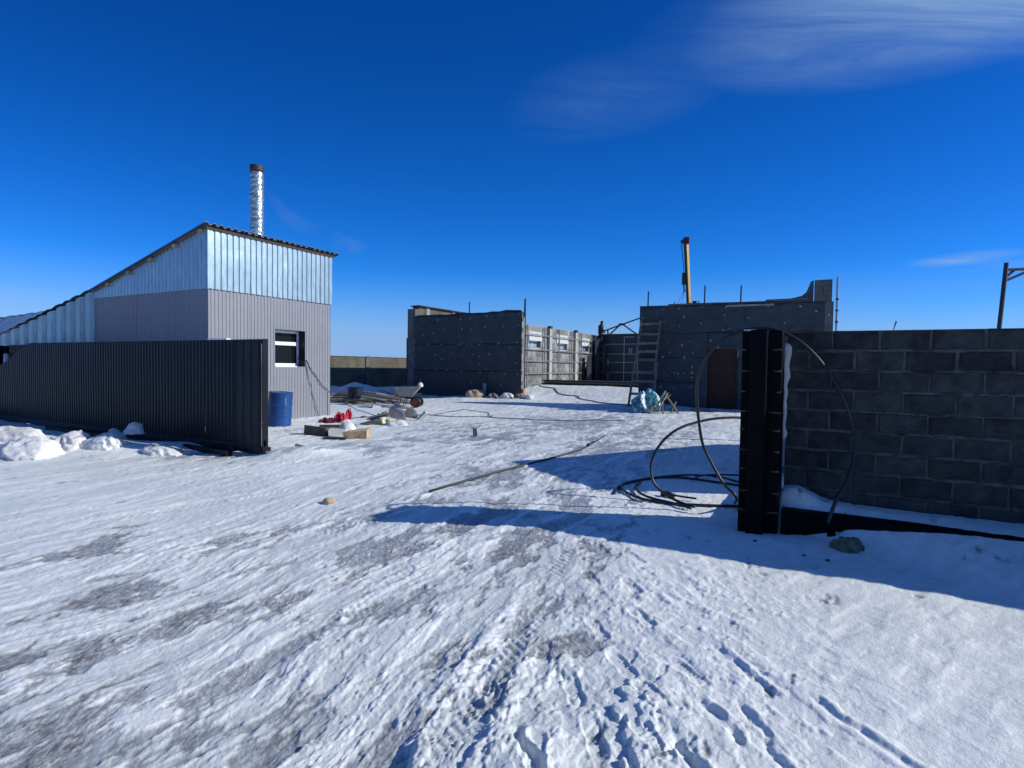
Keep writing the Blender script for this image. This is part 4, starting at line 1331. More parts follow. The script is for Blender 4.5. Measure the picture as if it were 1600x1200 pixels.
FB = [(165, 538), (170, 575), (163, 605), (148, 678), (320, 490), (427, 485), (575, 476), (715, 478), (798, 468), (942, 468), (1093, 470), (1163, 497), (460, 530), (568, 567), (430, 582), (324, 560), (842, 535), (1023, 565),
      (1204, 558), (708, 522), (703, 605), (739, 595), (353, 672), (451, 690), (502, 668), (630, 664), (690, 662), (702, 658), (675, 702), (320, 757), (367, 731), (468, 760), (523, 733), (253, 847), (332, 843), (403, 845), (429, 850),
      (468, 848), (519, 814), (519, 845), (352, 863), (310, 924), (403, 930), (518, 872), (515, 925), (714, 810), (712, 850), (715, 780), (716, 935), (322, 1032), (266, 478), (1217, 515), (713, 848), (256, 675)]
for x_, y_ in FB:
    px_ = 960 + x_ / 3.637
    f = (px_ - 999) / 301.0
    s_ = f * 0.847 / (1 - 0.153 * f)          # foreshortening along the wall
    a_ = gA0 + 7.0 * s_
    ppx = 880 / (23.6 - 0.485 * 7.0 * s_)
    z_ = 1.6 - ((350 + y_ / 3.636) - (575 + 3.2 * f)) / ppx
    if z_ < 0.05 or z_ > 4.05 or (-4.1 < a_ < -2.9 and z_ < 2.4):
        continue
    o = inst('fastener', fmesh, HL, (a_ - hx, gb - 0.035 - hy, z_))
    q_ = random.uniform(0.55, 1.1)
    o.scale = (q_, 1, q_)

# loose black film hanging at the far end of the windowed wall
def film(a, b, z0_, z1_, w, seed):
    rows_ = []
    for i_ in range(13):
        f = i_ / 12
        z_ = z0_ + (z1_ - z0_) * f
        row = []
        for j in range(9):
            g_ = j / 8
            ww_ = w * (1 - 0.45 * f)
            wob = 0.12 * math.sin(g_ * 9 + seed + f * 2) + 0.05 * math.sin(g_ * 21 + seed)
            row.append((a + wob * (1.1 - f), b + (g_ - 0.5) * ww_, z_))
        rows_.append(row)
    return MB().grid(rows_, (0.01, 0, 0))


film(-14.45, 37.2, 0.4, 2.5, 1.6, 1.0).solo('plastic_film', M_film, 'crumpled dark plastic film hanging on the right end of the windowed block wall, nearer strip', 'plastic film', 'film strips in the corner of the hall', smooth=True, in_site=True)
film(-14.4, 38.9, 0.4, 3.7, 1.3, 3.0).solo('plastic_film', M_film, 'tall dark film strip hanging in the far corner below the person', 'plastic film', 'film strips in the corner of the hall', smooth=True, in_site=True)

# stacked dark boards across the floor of the hall
ST = thing('board_stack', 'long low stack of dark boards lying across the hall floor before the back wall', 'boards', -12.5, 31.5, 0.35)
for i in range(20):
    a0_ = -14.5 + random.uniform(0, 0.5); a1_ = -7.0 + random.uniform(-0.6, 0.5)
    bb = 29.6 + (i % 4) * 0.23
    zz = 0.42 + (i // 4) * 0.085
    MB().box(a0_, a1_, bb, bb + 0.2, zz, zz + 0.07, rot=Matrix.Rotation(random.uniform(-0.02, 0.02), 3, 'Z')).build('board', M_woodd if i % 3 else M_wood, ST)

# person on a trestle at the far corner
PS = thing('trestle', 'dark timber trestle carrying the person against the back wall', 'trestle', -14.3, 39.1, 0.5)
for aa in (-14.65, -13.95):
    for bb in (38.8, 39.3):
        MB().box(aa - 0.04, aa + 0.04, bb - 0.04, bb + 0.04, 0.4, 3.12).build('leg', M_woodd, PS)
for zz in (1.2, 2.2):
    MB().box(-14.7, -13.9, 38.74, 38.756, zz, zz + 0.12).build('brace', M_woodd, PS)
MB().box(-14.8, -13.8, 38.72, 39.38, 3.124, 3.17).build('platform', M_woodd, PS)


def person(a, b, z):
    V = [(0, 0, 0.95), (0, 0, 1.15), (0.03, 0, 1.38), (0.06, 0, 1.50), (0.10, 0, 1.60), (0.11, 0, 1.72),
         (-0.02, -0.17, 1.40), (0.10, -0.22, 1.15), (0.28, -0.16, 1.02), (0.36, -0.13, 0.99),
         (-0.02, 0.17, 1.40), (0.06, 0.24, 1.14), (0.24, 0.20, 0.98), (0.33, 0.17, 0.96),
         (0.0, -0.10, 0.88), (0.04, -0.13, 0.48), (-0.02, -0.13, 0.09), (0.14, -0.15, 0.04),
         (0.0, 0.10, 0.88), (-0.02, 0.14, 0.48), (-0.08, 0.14, 0.09), (0.08, 0.17, 0.04)]
    E_ = [(0, 1), (1, 2), (2, 3), (3, 4), (4, 5), (2, 6), (6, 7), (7, 8), (8, 9), (2, 10), (10, 11), (11, 12), (12, 13), (0, 14), (14, 15), (15, 16), (16, 17), (0, 18), (18, 19), (19, 20), (20, 21)]
    rad = [0.15, 0.16, 0.17, 0.06, 0.095, 0.085, 0.085, 0.06, 0.045, 0.05, 0.085, 0.06, 0.045, 0.05, 0.10, 0.07, 0.055, 0.045, 0.10, 0.07, 0.055, 0.045]
    # one continuous skin round the limbs: rounded cones blended together, then a surface net
    cell = 0.022
    lo = np.array([-0.34, -0.44, -0.06]); hi_ = np.array([0.52, 0.44, 1.90])
    dim = np.ceil((hi_ - lo) / cell).astype(int) + 1
    gx, gy, gz_ = np.meshgrid(*[lo[q] + cell * np.arange(dim[q]) for q in range(3)], indexing='ij')
    acc_ = np.zeros(dim)
    for a_, b_ in E_:
        p_, q_ = np.array(V[a_]), np.array(V[b_])
        d_ = q_ - p_
        t_ = np.clip(((gx - p_[0]) * d_[0] + (gy - p_[1]) * d_[1] + (gz_ - p_[2]) * d_[2]) / d_.dot(d_), 0, 1)
        ds = np.sqrt((gx - p_[0] - t_ * d_[0]) ** 2 + (gy - p_[1] - t_ * d_[1]) ** 2 + (gz_ - p_[2] - t_ * d_[2]) ** 2) - (rad[a_] + (rad[b_] - rad[a_]) * t_)
        acc_ += np.exp(-ds / 0.022)
    F_ = -0.022 * np.log(acc_ + 1e-30)
    cs_ = [F_[x:dim[0] - 1 + x, y:dim[1] - 1 + y, z:dim[2] - 1 + z] for x in (0, 1) for y in (0, 1) for z in (0, 1)]
    st_ = np.stack(cs_, -1)
    act = (st_.min(-1) < 0) & (st_.max(-1) >= 0)
    idx = -np.ones(act.shape, int); idx[act] = np.arange(act.sum())
    wts = np.exp(-np.abs(st_[act]) / (0.35 * cell))
    offs = np.array([(x, y, z) for x in (0, 1) for y in (0, 1) for z in (0, 1)], float)
    cellv = np.argwhere(act)
    vv = lo + cell * (cellv + (wts @ offs) / wts.sum(1, keepdims=True))
    faces = []
    for ax in range(3):
        u1, u2 = (ax + 1) % 3, (ax + 2) % 3
        sl0 = [slice(1, -1)] * 3; sl1 = [slice(1, -1)] * 3
        sl0[ax] = slice(0, -1); sl1[ax] = slice(1, None)
        f0, f1 = F_[tuple(sl0)], F_[tuple(sl1)]
        for c_ in np.argwhere((f0 < 0) != (f1 < 0)):
            g_ = c_.copy(); g_[u1] += 1; g_[u2] += 1
            def at_(d1, d2):
                h_ = g_.copy(); h_[u1] -= d1; h_[u2] -= d2
                return int(idx[tuple(h_)])
            q4 = [at_(1, 1), at_(0, 1), at_(0, 0), at_(1, 0)]
            if f0[tuple(c_)] >= 0:
                q4.reverse()
            faces.append(tuple(q4))
    m2 = bpy.data.meshes.new('person')
    m2.from_pydata([tuple(p_) for p_ in vv], [], faces)
    m2.update()
    o_ = bpy.data.objects.new('person', m2)
    COL.objects.link(o_)
    m2.materials.clear()
    for m_ in (M_cloth, M_skin, M_glove_sun):
        m2.materials.append(m_)
    for p_ in m2.polygons:
        c_ = p_.center
        k_ = 0
        if c_.z > 1.56 and c_.x > 0.13 and c_.z < 1.70: k_ = 1
        if c_.x > 0.30 and c_.z < 1.1: k_ = 2
        p_.material_index = k_
        p_.use_smooth = True
    o_.location = site(a, b, z)
    o_.rotation_euler = (0, 0, TH + R(40))
    setp(o_, 'person in dark winter clothes working at the wall head beside the roof truss', 'person')
    hm = MB(); hm.tube([(0.09, 0, 1.66), (0.10, 0, 1.74), (0.10, 0, 1.79), (0.10, 0, 1.815)], [0.11, 0.115, 0.095, 0.04], 12)
    ho = bpy.data.objects.new('woolly_hat', hm.mesh('woolly_hat', M_cloth, smooth=True)); COL.objects.link(ho); ho.parent = o_
    vs_ = MB(); vs_.box(0.125, 0.17, -0.1, 0.1, 1.08, 1.26)  # pale plate paints a patch of sunlight onto the jacket
    vo = bpy.data.objects.new('vest_patch', vs_.mesh('vest_patch', M_glove_sun)); COL.objects.link(vo); vo.parent = o_


person(-14.35, 39.08, 3.17)

# crane behind the right front wall
CR = thing('crane', 'mobile crane with a steep yellow boom rising behind the membrane wall', 'crane', 8.0, 46.0, 0.4)
CRX = -10.45 + 0.0
cp_ = Vector((14.0, 45.0, 0))
ca0, cb0 = to_site(cp_.x, cp_.y)
CR.location = site(ca0, cb0, 0.4)
ORG[CR.name] = (Vector((ca0, cb0, 0.4)), TH)
b0 = Vector((ca0 + 0.12, cb0, 1.7)); b1 = Vector((ca0 + 0.02, cb0 + 0.1, 6.7)); b2 = Vector((ca0 - 0.34, cb0 + 0.2, 11.7))
MB().beam(b0, b1, 0.33, 0.33, (0.6, 0.8, 0)).build('boom_base', M_yellow, CR)
bs = MB().beam(b1 - (b1 - b0) * 0.1, b2, 0.20, 0.21, (0.6, 0.8, 0)).build('boom_section', M_yellow, CR)
MB().beam(b1 + Vector((-0.15, -0.10, 0.05)), b2 + Vector((-0.15, -0.10, 0)), 0.10, 0.10, (0.6, 0.8, 0)).build('boom_shade_strip', M_dark, bs)  # added dark strip that paints the shaded side of the boom
hd = MB(); hd.box(b2.x - 0.22, b2.x + 0.22, b2.y - 0.24, b2.y + 0.24, 11.55, 12.05); hd.tube([(b2.x - 0.26, b2.y - 0.27, 11.72), (b2.x - 0.26, b2.y + 0.27, 11.72)], 0.17, 12)
hd.split('boom_head', M_dark, CR)
hk = MB(); hk.box(b1.x - 0.62, b1.x - 0.33, b1.y - 0.12, b1.y + 0.12, 8.3, 9.25); hk.tube([(b1.x - 0.48, b1.y, 8.3), (b1.x - 0.48, b1.y, 8.0), (b1.x - 0.40, b1.y, 7.8), (b1.x - 0.52, b1.y, 7.7)], 0.06, 6)
hk.split('hook', M_dark, CR)
MB().tube([(b2.x - 0.42, b2.y, 11.6), (b1.x - 0.48, b1.y, 9.2)], 0.03, 5).build('hoist_rope', M_dark, CR)
MB().tube([(b1.x - 0.48, b1.y, 7.75), (b1.x - 0.9, b1.y - 0.6, 4.0)], 0.014, 5).build('sling', M_dark, CR)
MB().tube([(b1.x - 0.48, b1.y, 7.75), (b1.x - 2.2, b1.y - 0.6, 4.0)], 0.014, 5).build('sling', M_dark, CR)
MB().box(b1.x + 0.25, b1.x + 0.55, b1.y - 0.2, b1.y + 0.2, 6.6, 6.95).build('boom_stop', M_dark, CR)
MB().box(ca0 - 1.2, ca0 + 1.6, cb0 - 1.1, cb0 + 1.1, 1.45, 2.3).build('turret', M_yellow, CR)
MB().box(ca0 - 4.5, ca0 + 4.0, cb0 - 1.2, cb0 + 1.2, 0.95, 1.44).build('chassis', M_dark, CR)
MB().box(ca0 - 6.3, ca0 - 4.52, cb0 - 1.2, cb0 + 1.2, 0.8, 2.7).build('cab', M_yellow, CR)
for aa in (-5.4, -1.6, 1.2, 2.7):
    for s_ in (-1, 1):
        w_ = MB(); w_.tube([(ca0 + aa, cb0 + s_ * 0.85, 0.55), (ca0 + aa, cb0 + s_ * 1.2, 0.55)], 0.52, 16); w_.build('wheel', M_rubber, CR)

# far block wall between shed and hall
FW = thing('block_wall', 'long far block wall between shed and hall, its lit beige top above a dark shadow', 'wall', -25.0, 23.0, 0.0)
MB().box(-25.25, -25.0, 12.0, 46.0, -0.2, 2.05).build('wall_body', M_farwall, FW)
for bb in (26.25, 21.0, 32.0):
    MB().box(-25.02, -24.94, bb, bb + 0.34, -0.1, 2.09).build('pier', M_concd, FW)
MB().box(-25.3, -24.95, 12.0, 46.0, 2.052, 2.075).build('coping', M_conc, FW)

# ================================================================ ladder, bag, trestle bits
LD = thing('ladder', 'homemade wooden ladder leaning on the right membrane wall', 'ladder', -6.6, 22.2, 0.0)
lp0, lp1 = Vector((-6.86, 22.25, 0.0)), Vector((-6.66, 22.98, 3.55))
rp0, rp1 = Vector((-6.02, 22.25, 0.0)), Vector((-5.86, 22.98, 3.55))
mid = 0.44
for p_, q_, off in ((lp0, lp1, 0.0), (rp0, rp1, 0.0)):
    MB().beam(p_.lerp(q_, mid - 0.05) + Vector((0, -0.05, 0)), q_ + Vector((0, -0.05, 0)), 0.075, 0.05, (0, 1, 0)).build('rail', M_wood, LD)
    sgn = -0.045 if p_ is lp0 else 0.045
    MB().beam(p_ + Vector((sgn * 1.6, 0.01, 0)), p_.lerp(q_, mid + 0.08) + Vector((sgn, 0.01, 0)), 0.085, 0.05, (0, 1, 0)).build('rail', M_wood, LD)
for f in (0.955, 0.84, 0.73, 0.635, 0.545, 0.40, 0.30, 0.155):
    p_, q_ = lp0.lerp(lp1, f), rp0.lerp(rp1, f)
    ex_ = 0.02 if f > 0.42 else 0.07
    yo = -0.09 if f > 0.42 else -0.03
    MB().beam(p_ + Vector((-ex_, yo, 0)), q_ + Vector((ex_, yo, random.uniform(-0.02, 0.02))), 0.03, 0.10).build('rung', M_wood, LD)


def blob(cx_, cy_, cz_, rx, ry, rz, n=3, amp=0.25, freq=1.6, seed=0, flat=True):
    """lumpy closed solid sitting at cz_"""
    import bmesh
    bm2 = bmesh.new()
    bmesh.ops.create_icosphere(bm2, subdivisions=n, radius=1.0)
    b = MB()
    vs_ = []
    for v_ in bm2.verts:
        c = v_.co
        q = fbm(np.array([c.x * freq + seed * 3.7 + c.z * 0.9]), np.array([c.y * freq - seed * 1.9 - c.z * 1.3]), 3)[0] - 0.5
        s_ = 1 + amp * 2 * q
        z_ = c.z * s_
        if flat and z_ < -0.35:
            z_ = -0.35 + (z_ + 0.35) * 0.15
        vs_.append((cx_ + c.x * s_ * rx, cy_ + c.y * s_ * ry, cz_ + (z_ + 0.35) * rz))
    b.add(vs_, [tuple(v_.index for v_ in f.verts) for f in bm2.faces])
    bm2.free()
    return b


def rotz_pts(b, cx_, cy_, ang):
    c_, s_ = math.cos(ang), math.sin(ang)
    b.v = [(cx_ + (x - cx_) * c_ - (y - cy_) * s_, cy_ + (x - cx_) * s_ + (y - cy_) * c_, z_) for x, y, z_ in b.v]
    return b


# sacks and plastic at the ladder's foot (world coordinates from here on)
blob(4.82, 20.25, gz(4.88, 20.25) - 0.02, 0.38, 0.34, 0.56, 5, 0.75, 2.6, 3).solo('plastic_bundle', M_tarp, 'crumpled bundle of teal and white plastic at the foot of the ladder', 'plastic bundle')
SW = thing('sawhorse', 'broken sawhorse of grey boards beside the teal plastic bundle', 'sawhorse', 5.3, 20.0, gz(5.3, 20.0), world=True)
zg = gz(5.3, 20.0)
for p_, q_, w_ in (((5.02, 19.8, 0.05), (5.42, 19.9, 0.78), 0.09), ((5.10, 19.75, 0.05), (5.50, 19.85, 0.72), 0.07), ((5.16, 19.95, 0.28), (5.62, 19.85, 0.66), 0.06)):
    MB().beam(Vector(p_) + Vector((0, 0, zg)), Vector(q_) + Vector((0, 0, zg)), w_, 0.03).build('board', M_woodl, SW)
for p_, q_ in (((5.45, 20.0, 0.66), (5.85, 19.7, 0.0)), ((5.65, 19.95, 0.02), (5.85, 20.05, 0.40)), ((5.40, 20.1, 0.6), (5.25, 19.5, 0.0)), ((5.0, 19.9, 0.3), (4.80, 19.55, 0.0))):
    MB().beam(Vector(p_) + Vector((0, 0, zg)), Vector(q_) + Vector((0, 0, zg)), 0.05, 0.05).build('leg', M_wood, SW)
ty = MB()
ty.tube([(4.62 + 0.1 * math.cos(t_ * 0.35), 20.35 + 0.30 * math.cos(t_ * 0.35 + 1.57), gz(4.6, 20.3) + 0.30 + 0.30 * math.sin(t_ * 0.35 + 1.57)) for t_ in range(19)], 0.07, 8)
ty.solo('tyre', M_rubber, 'old black tyre leaning behind the teal plastic bundle', 'tyre', smooth=True)
blob(7.0, 20.9, gz(7, 20.9), 0.35, 0.18, 0.10, 2, 0.3, 2, 5).solo('rubble_heap', M_stone, 'small heap of rubble at the foot of the rusty brown door', 'rubble')

# ================================================================ yard debris by the shed
def place_box(name, m, x, y, lx, ly, lz, ang, tilt, label, cat, group=None, dz=0.0, ch=0.0):
    b = MB().box(-lx / 2, lx / 2, -ly / 2, ly / 2, 0, lz)
    if ch:
        b.v = [(a + random.uniform(-ch, ch), c + random.uniform(-ch, ch), d + random.uniform(-ch, ch)) for a, c, d in b.v]
    rm = Matrix.Rotation(ang, 3, 'Z') @ Matrix.Rotation(tilt[0], 3, 'X') @ Matrix.Rotation(tilt[1], 3, 'Y')
    o_ = bpy.data.objects.new(name, b.mesh(name, m)); COL.objects.link(o_)
    o_.location = (x, y, gz(x, y) + dz)
    o_.rotation_euler = rm.to_euler()
    return setp(o_, label, cat, group)


# blue drum beside the shed
BR = thing('oil_drum', 'dented blue steel drum standing against the grey shed', 'drum', -5.9, 14.25, gz(-5.9, 14.25) - 0.02, world=True)
zb_ = ORG[BR.name][0].z
dp = [(0.0, 0.285), (0.02, 0.29), (0.27, 0.286), (0.285, 0.297), (0.305, 0.297), (0.32, 0.286), (0.56, 0.286), (0.575, 0.297), (0.595, 0.297), (0.61, 0.286), (0.85, 0.287), (0.87, 0.294), (0.885, 0.294), (0.886, 0.272), (0.872, 0.27)]
db = MB(); db.add(*lathe([(z_ + zb_, r_) for z_, r_ in dp], -5.9, 14.25, 30))
tl = Matrix.Rotation(R(3.5), 3, 'Y')
db.v = [tuple(tl @ (Vector(p_) - Vector((-5.9, 14.25, zb_))) + Vector((-5.9, 14.25, zb_))) for p_ in db.v]
bo = db.build('body', M_blue, BR)
sc_ = MB()
for i, zz in enumerate((0.52, 0.57, 0.62, 0.67)):
    t_ = R(-52)
    sc_.box(-5.9 + 0.292 * math.cos(t_) - 0.02 + 0.06, -5.9 + 0.292 * math.cos(t_) + 0.03 + 0.05, 14.25 + 0.292 * math.sin(t_) - 0.006 + 0.04, 14.25 + 0.292 * math.sin(t_) + 0.02, zb_ + zz + 0.03, zb_ + zz + 0.055)
sc_.split('scrape_mark', M_foamw, bo)

place_box('concrete_slab', M_slab, -4.36, 12.62, 0.56, 0.26, 0.19, R(-16), (R(-6), R(3)), 'dark brown broken slab lying on the ice before the shed corner', 'slab', ch=0.018)
place_box('dark_plank', M_woodd, -4.25, 13.75, 0.85, 0.16, 0.06, R(10), (0, 0), 'short dark plank behind the brown slab', 'plank', dz=0.03)
place_box('foam_block', M_foamw, -3.86, 12.48, 0.36, 0.22, 0.14, R(10), (0, 0), 'white foam block lying between the brown slab and tan block', 'foam', ch=0.03)
blob(-3.72, 12.75, gz(-3.7, 12.7) + 0.08, 0.19, 0.18, 0.16, 3, 0.12, 1.5, 2).solo('snow_lump', M_snowc, 'round white snow lump resting behind the tan block', 'snow lump', smooth=True)
place_box('tan_block', M_tan, -3.30, 12.05, 0.50, 0.24, 0.19, R(3), (R(5), R(-4)), 'tan stone block lying on the ice right of the brown slab', 'stone block', ch=0.03)
place_box('tan_block_shadow', M_woodd, -3.72, 11.9, 0.5, 0.2, 0.03, R(-6), (0, 0), 'thin dark sheet standing in for shadow on the ice left of the tan block', 'board', dz=0.02)  # dark sheet laid as the cast shadow of the tan block
place_box('dark_fragment', M_slab, -3.9, 10.45, 0.22, 0.14, 0.06, R(20), (0, R(8)), 'small dark fragment on grey ice before the tan block', 'fragment', ch=0.03)

def crumple(x, y, rx, ry, rz, seed, dz=0.0):
    b = blob(x, y, gz(x, y) + dz, rx, ry, rz, 4, 0.75, 3.4, seed)
    rr = random.Random(seed)
    b.v = [(px_ + rr.uniform(-0.012, 0.012), py_ + rr.uniform(-0.012, 0.012), pz_ + rr.uniform(-0.012, 0.012)) for px_, py_, pz_ in b.v]
    return b


crumple(-4.66, 15.35, 0.13, 0.13, 0.19, 7).solo('red_bag', M_red, 'crumpled bright red bag in the snow by the shed corner', 'bag')
crumple(-4.52, 15.6, 0.07, 0.08, 0.19, 9, 0.08).solo('red_rag', M_red, 'smaller red rag standing behind the red bag', 'rag')
crumple(-4.92, 15.2, 0.20, 0.2, 0.09, 8).solo('maroon_rag', M_maroon, 'dark maroon rag lying flat left of the red bag', 'rag')
blob(-4.45, 15.1, gz(-4.45, 15.1) - 0.02, 0.16, 0.14, 0.09, 3, 0.4, 2.2, 17).solo('snow_lump', M_snowc, 'small snow lump right in front of the red bag', 'snow lump', smooth=True)

# curled sheet of grey metal
cu = MB()
rows_ = []
for i_ in range(2):
    row = []
    for j in range(15):
        t_ = R(-20 + j * 15.5)
        rr = 0.27 + 0.03 * j / 14
        x = -3.35 + i_ * 0.62
        row.append((x + 0.05 * math.sin(j), 16.0 + rr * math.cos(t_) - 0.12 * i_, gz(-3.3, 16) + 0.17 + rr * math.sin(t_) - 0.03 * i_))
    rows_.append(row)
cu.grid(rows_, (0, 0.006, 0.004))
rotz_pts(cu, -3.1, 16.0, R(-24))
cu.solo('metal_sheet', M_curl, 'curled grey metal sheet lying in front of the wheelbarrow', 'metal sheet', smooth=True)
place_box('white_offcut', M_foamw, -2.65, 15.95, 0.10, 0.1, 0.34, R(30), (R(30), R(35)), 'thin white offcut sticking up right of the curled sheet', 'offcut')
crumple(-3.35, 14.9, 0.24, 0.18, 0.10, 4).solo('yellow_foam_scrap', M_yel2, 'pale yellow foam scrap in the snow below the curled sheet', 'foam scrap')
blob(-3.02, 14.75, gz(-3.02, 14.75) - 0.03, 0.34, 0.22, 0.11, 3, 0.4, 2.0, 14).solo('snow_lump', M_snowc, 'low snow lump right of the yellow foam scrap', 'snow lump', smooth=True)
place_box('olive_board', M_slab, -3.75, 14.7, 0.38, 0.22, 0.05, R(24), (R(10), R(-14)), 'dark olive board stuck in snow left of the yellow foam scrap', 'board', dz=0.02)
place_box('grey_board', M_wood, -3.85, 16.4, 0.62, 0.2, 0.05, R(20), (R(8), R(-12)), 'grey board lying left of the curled metal sheet', 'board', dz=0.06)
rb = variant_blocks(0.2, 0.16, 0.1, 3, M_stone, 0.02, 0.02)
rub = [(-4.3, 16.6, 0.9, 'dark rubble piece behind the red rag in the snow'), (-4.05, 17.1, 1.0, 'dark rubble piece midway between red rag and curled metal sheet'),
       (-3.95, 16.0, 0.6, 'small dark rubble piece at the tip of the grey board'), (-4.0, 18.0, 1.0, 'dark rubble piece farthest behind the grey board'), (-3.55, 17.3, 0.7, 'small rubble piece just behind the curled metal sheet')]
for i, (x, y, s_, lb) in enumerate(rub):
    o_ = bpy.data.objects.new('rubble_piece', rb[i % 3]); COL.objects.link(o_)
    o_.location = (x, y, gz(x, y) + 0.03); o_.rotation_euler = (random.uniform(-0.5, 0.5), random.uniform(-0.5, 0.5), random.uniform(0, 6)); o_.scale = (s_, s_, s_)
    setp(o_, lb, 'rubble', 'rubble between shed corner and curled sheet')

# wheelbarrow
WB = thing('wheelbarrow', 'two wheeled wheelbarrow with grey zinc tray and red rimmed wheels', 'wheelbarrow', -3.7, 21.0, gz(-3.7, 21.0), world=True)
zw = ORG[WB.name][0].z
bx, by = -3.9, 21.0
tr = MB()
lo = [(bx - 0.28, by - 0.24, zw + 0.42), (bx + 0.16, by - 0.24, zw + 0.40), (bx + 0.16, by + 0.24, zw + 0.40), (bx - 0.28, by + 0.24, zw + 0.42)]
hi = [(bx - 0.44, by - 0.34, zw + 0.74), (bx + 0.52, by - 0.34, zw + 0.80), (bx + 0.52, by + 0.34, zw + 0.80), (bx - 0.44, by + 0.34, zw + 0.74)]
tr.add(lo + hi, [(3, 2, 1, 0), (0, 1, 5, 4), (1, 2, 6, 5), (2, 3, 7, 6), (3, 0, 4, 7)])
cx_, cy_ = bx, by
inn = [(cx_ + (p_[0] - cx_) * 0.96, cy_ + (p_[1] - cy_) * 0.96, p_[2] + 0.015) for p_ in lo] + [(cx_ + (p_[0] - cx_) * 0.97, cy_ + (p_[1] - cy_) * 0.97, p_[2]) for p_ in hi]
tr.add(inn, [(0, 1, 2, 3), (4, 5, 1, 0), (5, 6, 2, 1), (6, 7, 3, 2), (7, 4, 0, 3)])
k = 0
tr.add(hi + inn[4:], [(0, 1, 5, 4), (1, 2, 6, 5), (2, 3, 7, 6), (3, 0, 4, 7)])
tr.weld = True
tr.build('tray', M_tray, WB)
for s_ in (-1, 1):
    MB().tube([(bx - 1.05, by + s_ * 0.28, zw + 0.62), (bx - 0.45, by + s_ * 0.24, zw + 0.42), (bx + 0.15, by + s_ * 0.2, zw + 0.34), (bx + 0.34, by + s_ * 0.24, zw + 0.21)], 0.018, 6).build('handle_bar', M_dark, WB)
    MB().tube([(bx - 0.28, by + s_ * 0.22, zw + 0.40), (bx - 0.34, by + s_ * 0.22, zw + 0.02), (bx - 0.12, by + s_ * 0.22, zw + 0.02), (bx - 0.02, by + s_ * 0.22, zw + 0.38)], 0.014, 6).build('leg', M_dark, WB)
    wx, wy, wz = bx + 0.36, by + s_ * 0.33, zw + 0.205
    tyv = MB()
    ring = [(wx + 0.155 * math.cos(R(q * 18)), wy, wz + 0.155 * math.sin(R(q * 18))) for q in range(21)]
    tyv.tube(ring, 0.052, 8, cap=False)
    wo_ = tyv.build('wheel', M_rubber, WB, smooth=True)
    rm_ = MB(); rm_.tube([(wx, wy - 0.03, wz), (wx, wy + 0.03, wz)], 0.118, 14); rm_.tube([(wx, wy - 0.045, wz), (wx, wy + 0.045, wz)], 0.04, 8)
    rm_.split('rim', M_redrim, wo_)
blob(bx + 0.52, by - 0.2, zw + 0.78, 0.10, 0.12, 0.12, 3, 0.2, 2, 6).solo('snow_lump', M_snowc, 'white snow lump on the front lip of the wheelbarrow', 'snow lump', smooth=True)

# timber and scrap behind the shed corner
for i, (x, y, l, ang, m_, lb) in enumerate(((-5.6, 22.9, 1.9, 8, M_wood, 'grey plank lying at an angle left of the wheelbarrow'), (-5.2, 22.2, 2.0, -26, M_woodl, 'pale plank sloping down toward the wheelbarrow'),
                                            (-7.4, 23.5, 2.0, 4, M_wood, 'grey plank lying in shade before the snow mound'), (-7.2, 23.9, 2.2, -5, M_woodl, 'pale plank lying in shade on the board pile'),
                                            (-6.2, 26.0, 3.0, 6, M_woodd, 'long dark beam in shade behind the blue bin'), (-5.6, 26.8, 2.6, 2, M_wood, 'long grey beam in shade at the foot of the left hall pier'),
                                            (-8.6, 24.8, 1.8, 14, M_woodd, 'dark plank in shade beside the shed corner'))):
    place_box('plank', m_, x, y, l, 0.18, 0.06, R(ang), (R(2), R(3 if i == 1 else -2)), lb, 'plank', 'planks piled behind the shed corner', dz=0.06 + 0.05 * (i % 3))
for i, (x, y) in enumerate(((-4.9, 22.4), (-5.4, 21.9), (-4.6, 21.6))):
    rb_ = MB()
    rb_.tube([(x - 0.5, y + 0.2 * i, gz(x, y) + 0.42 - 0.1 * i), (x + 0.25, y, gz(x, y) + 0.32 - 0.08 * i), (x + 0.9, y - 0.1, gz(x, y) + 0.12)], 0.07 - 0.012 * i, 7)
    rb_.solo('grey_pipe', M_conc, ('thick grey pipe sloping behind the wheelbarrow tray', 'middle grey pipe sloping beside the wheelbarrow handles', 'thin grey pipe lying lowest by the wheelbarrow handles')[i], 'pipe', 'pipes leaning by the wheelbarrow')
for i, (x, y, l, w_, ang, tx, ty, m_, lb) in enumerate((
        (-6.9, 22.4, 1.5, 0.25, 30, 6, -4, M_woodd, 'dark board tilted on the scrap nearest the shed corner'),
        (-6.0, 22.1, 1.3, 0.3, -15, -8, 5, M_slab, 'olive sheet lying askew left of the grey pipes'),
        (-5.3, 23.2, 1.7, 0.2, 18, 5, 8, M_woodd, 'dark board propped up behind the wheelbarrow handles'),
        (-6.7, 23.9, 1.6, 0.4, -6, 12, 2, M_woodd, 'wide dark sheet leaning behind the blue bin'),
        (-5.1, 24.6, 2.2, 0.3, 5, 10, -3, M_dark, 'dark steel sheet lying in shade behind the wheelbarrow'),
        (-4.9, 21.5, 0.9, 0.2, 40, 4, 10, M_slab, 'short olive board under the wheelbarrow handles'),
        (-7.6, 24.6, 1.2, 0.35, 24, 14, 6, M_wood, 'grey sheet tilted beside the dark crate'),
        (-5.9, 24.9, 1.9, 0.16, -12, 2, 6, M_wood, 'narrow grey board across the top of the scrap pile'))):
    place_box('scrap_board', m_, x, y, l, w_, 0.05, R(ang), (R(tx), R(ty)), lb, 'board', 'scrap boards piled behind the shed corner', dz=0.10 + 0.06 * (i % 4))
bn = MB(); bn.add(*lathe([(0.0, 0.26), (0.62, 0.31), (0.65, 0.33), (0.66, 0.30)], 0, 0, 20))
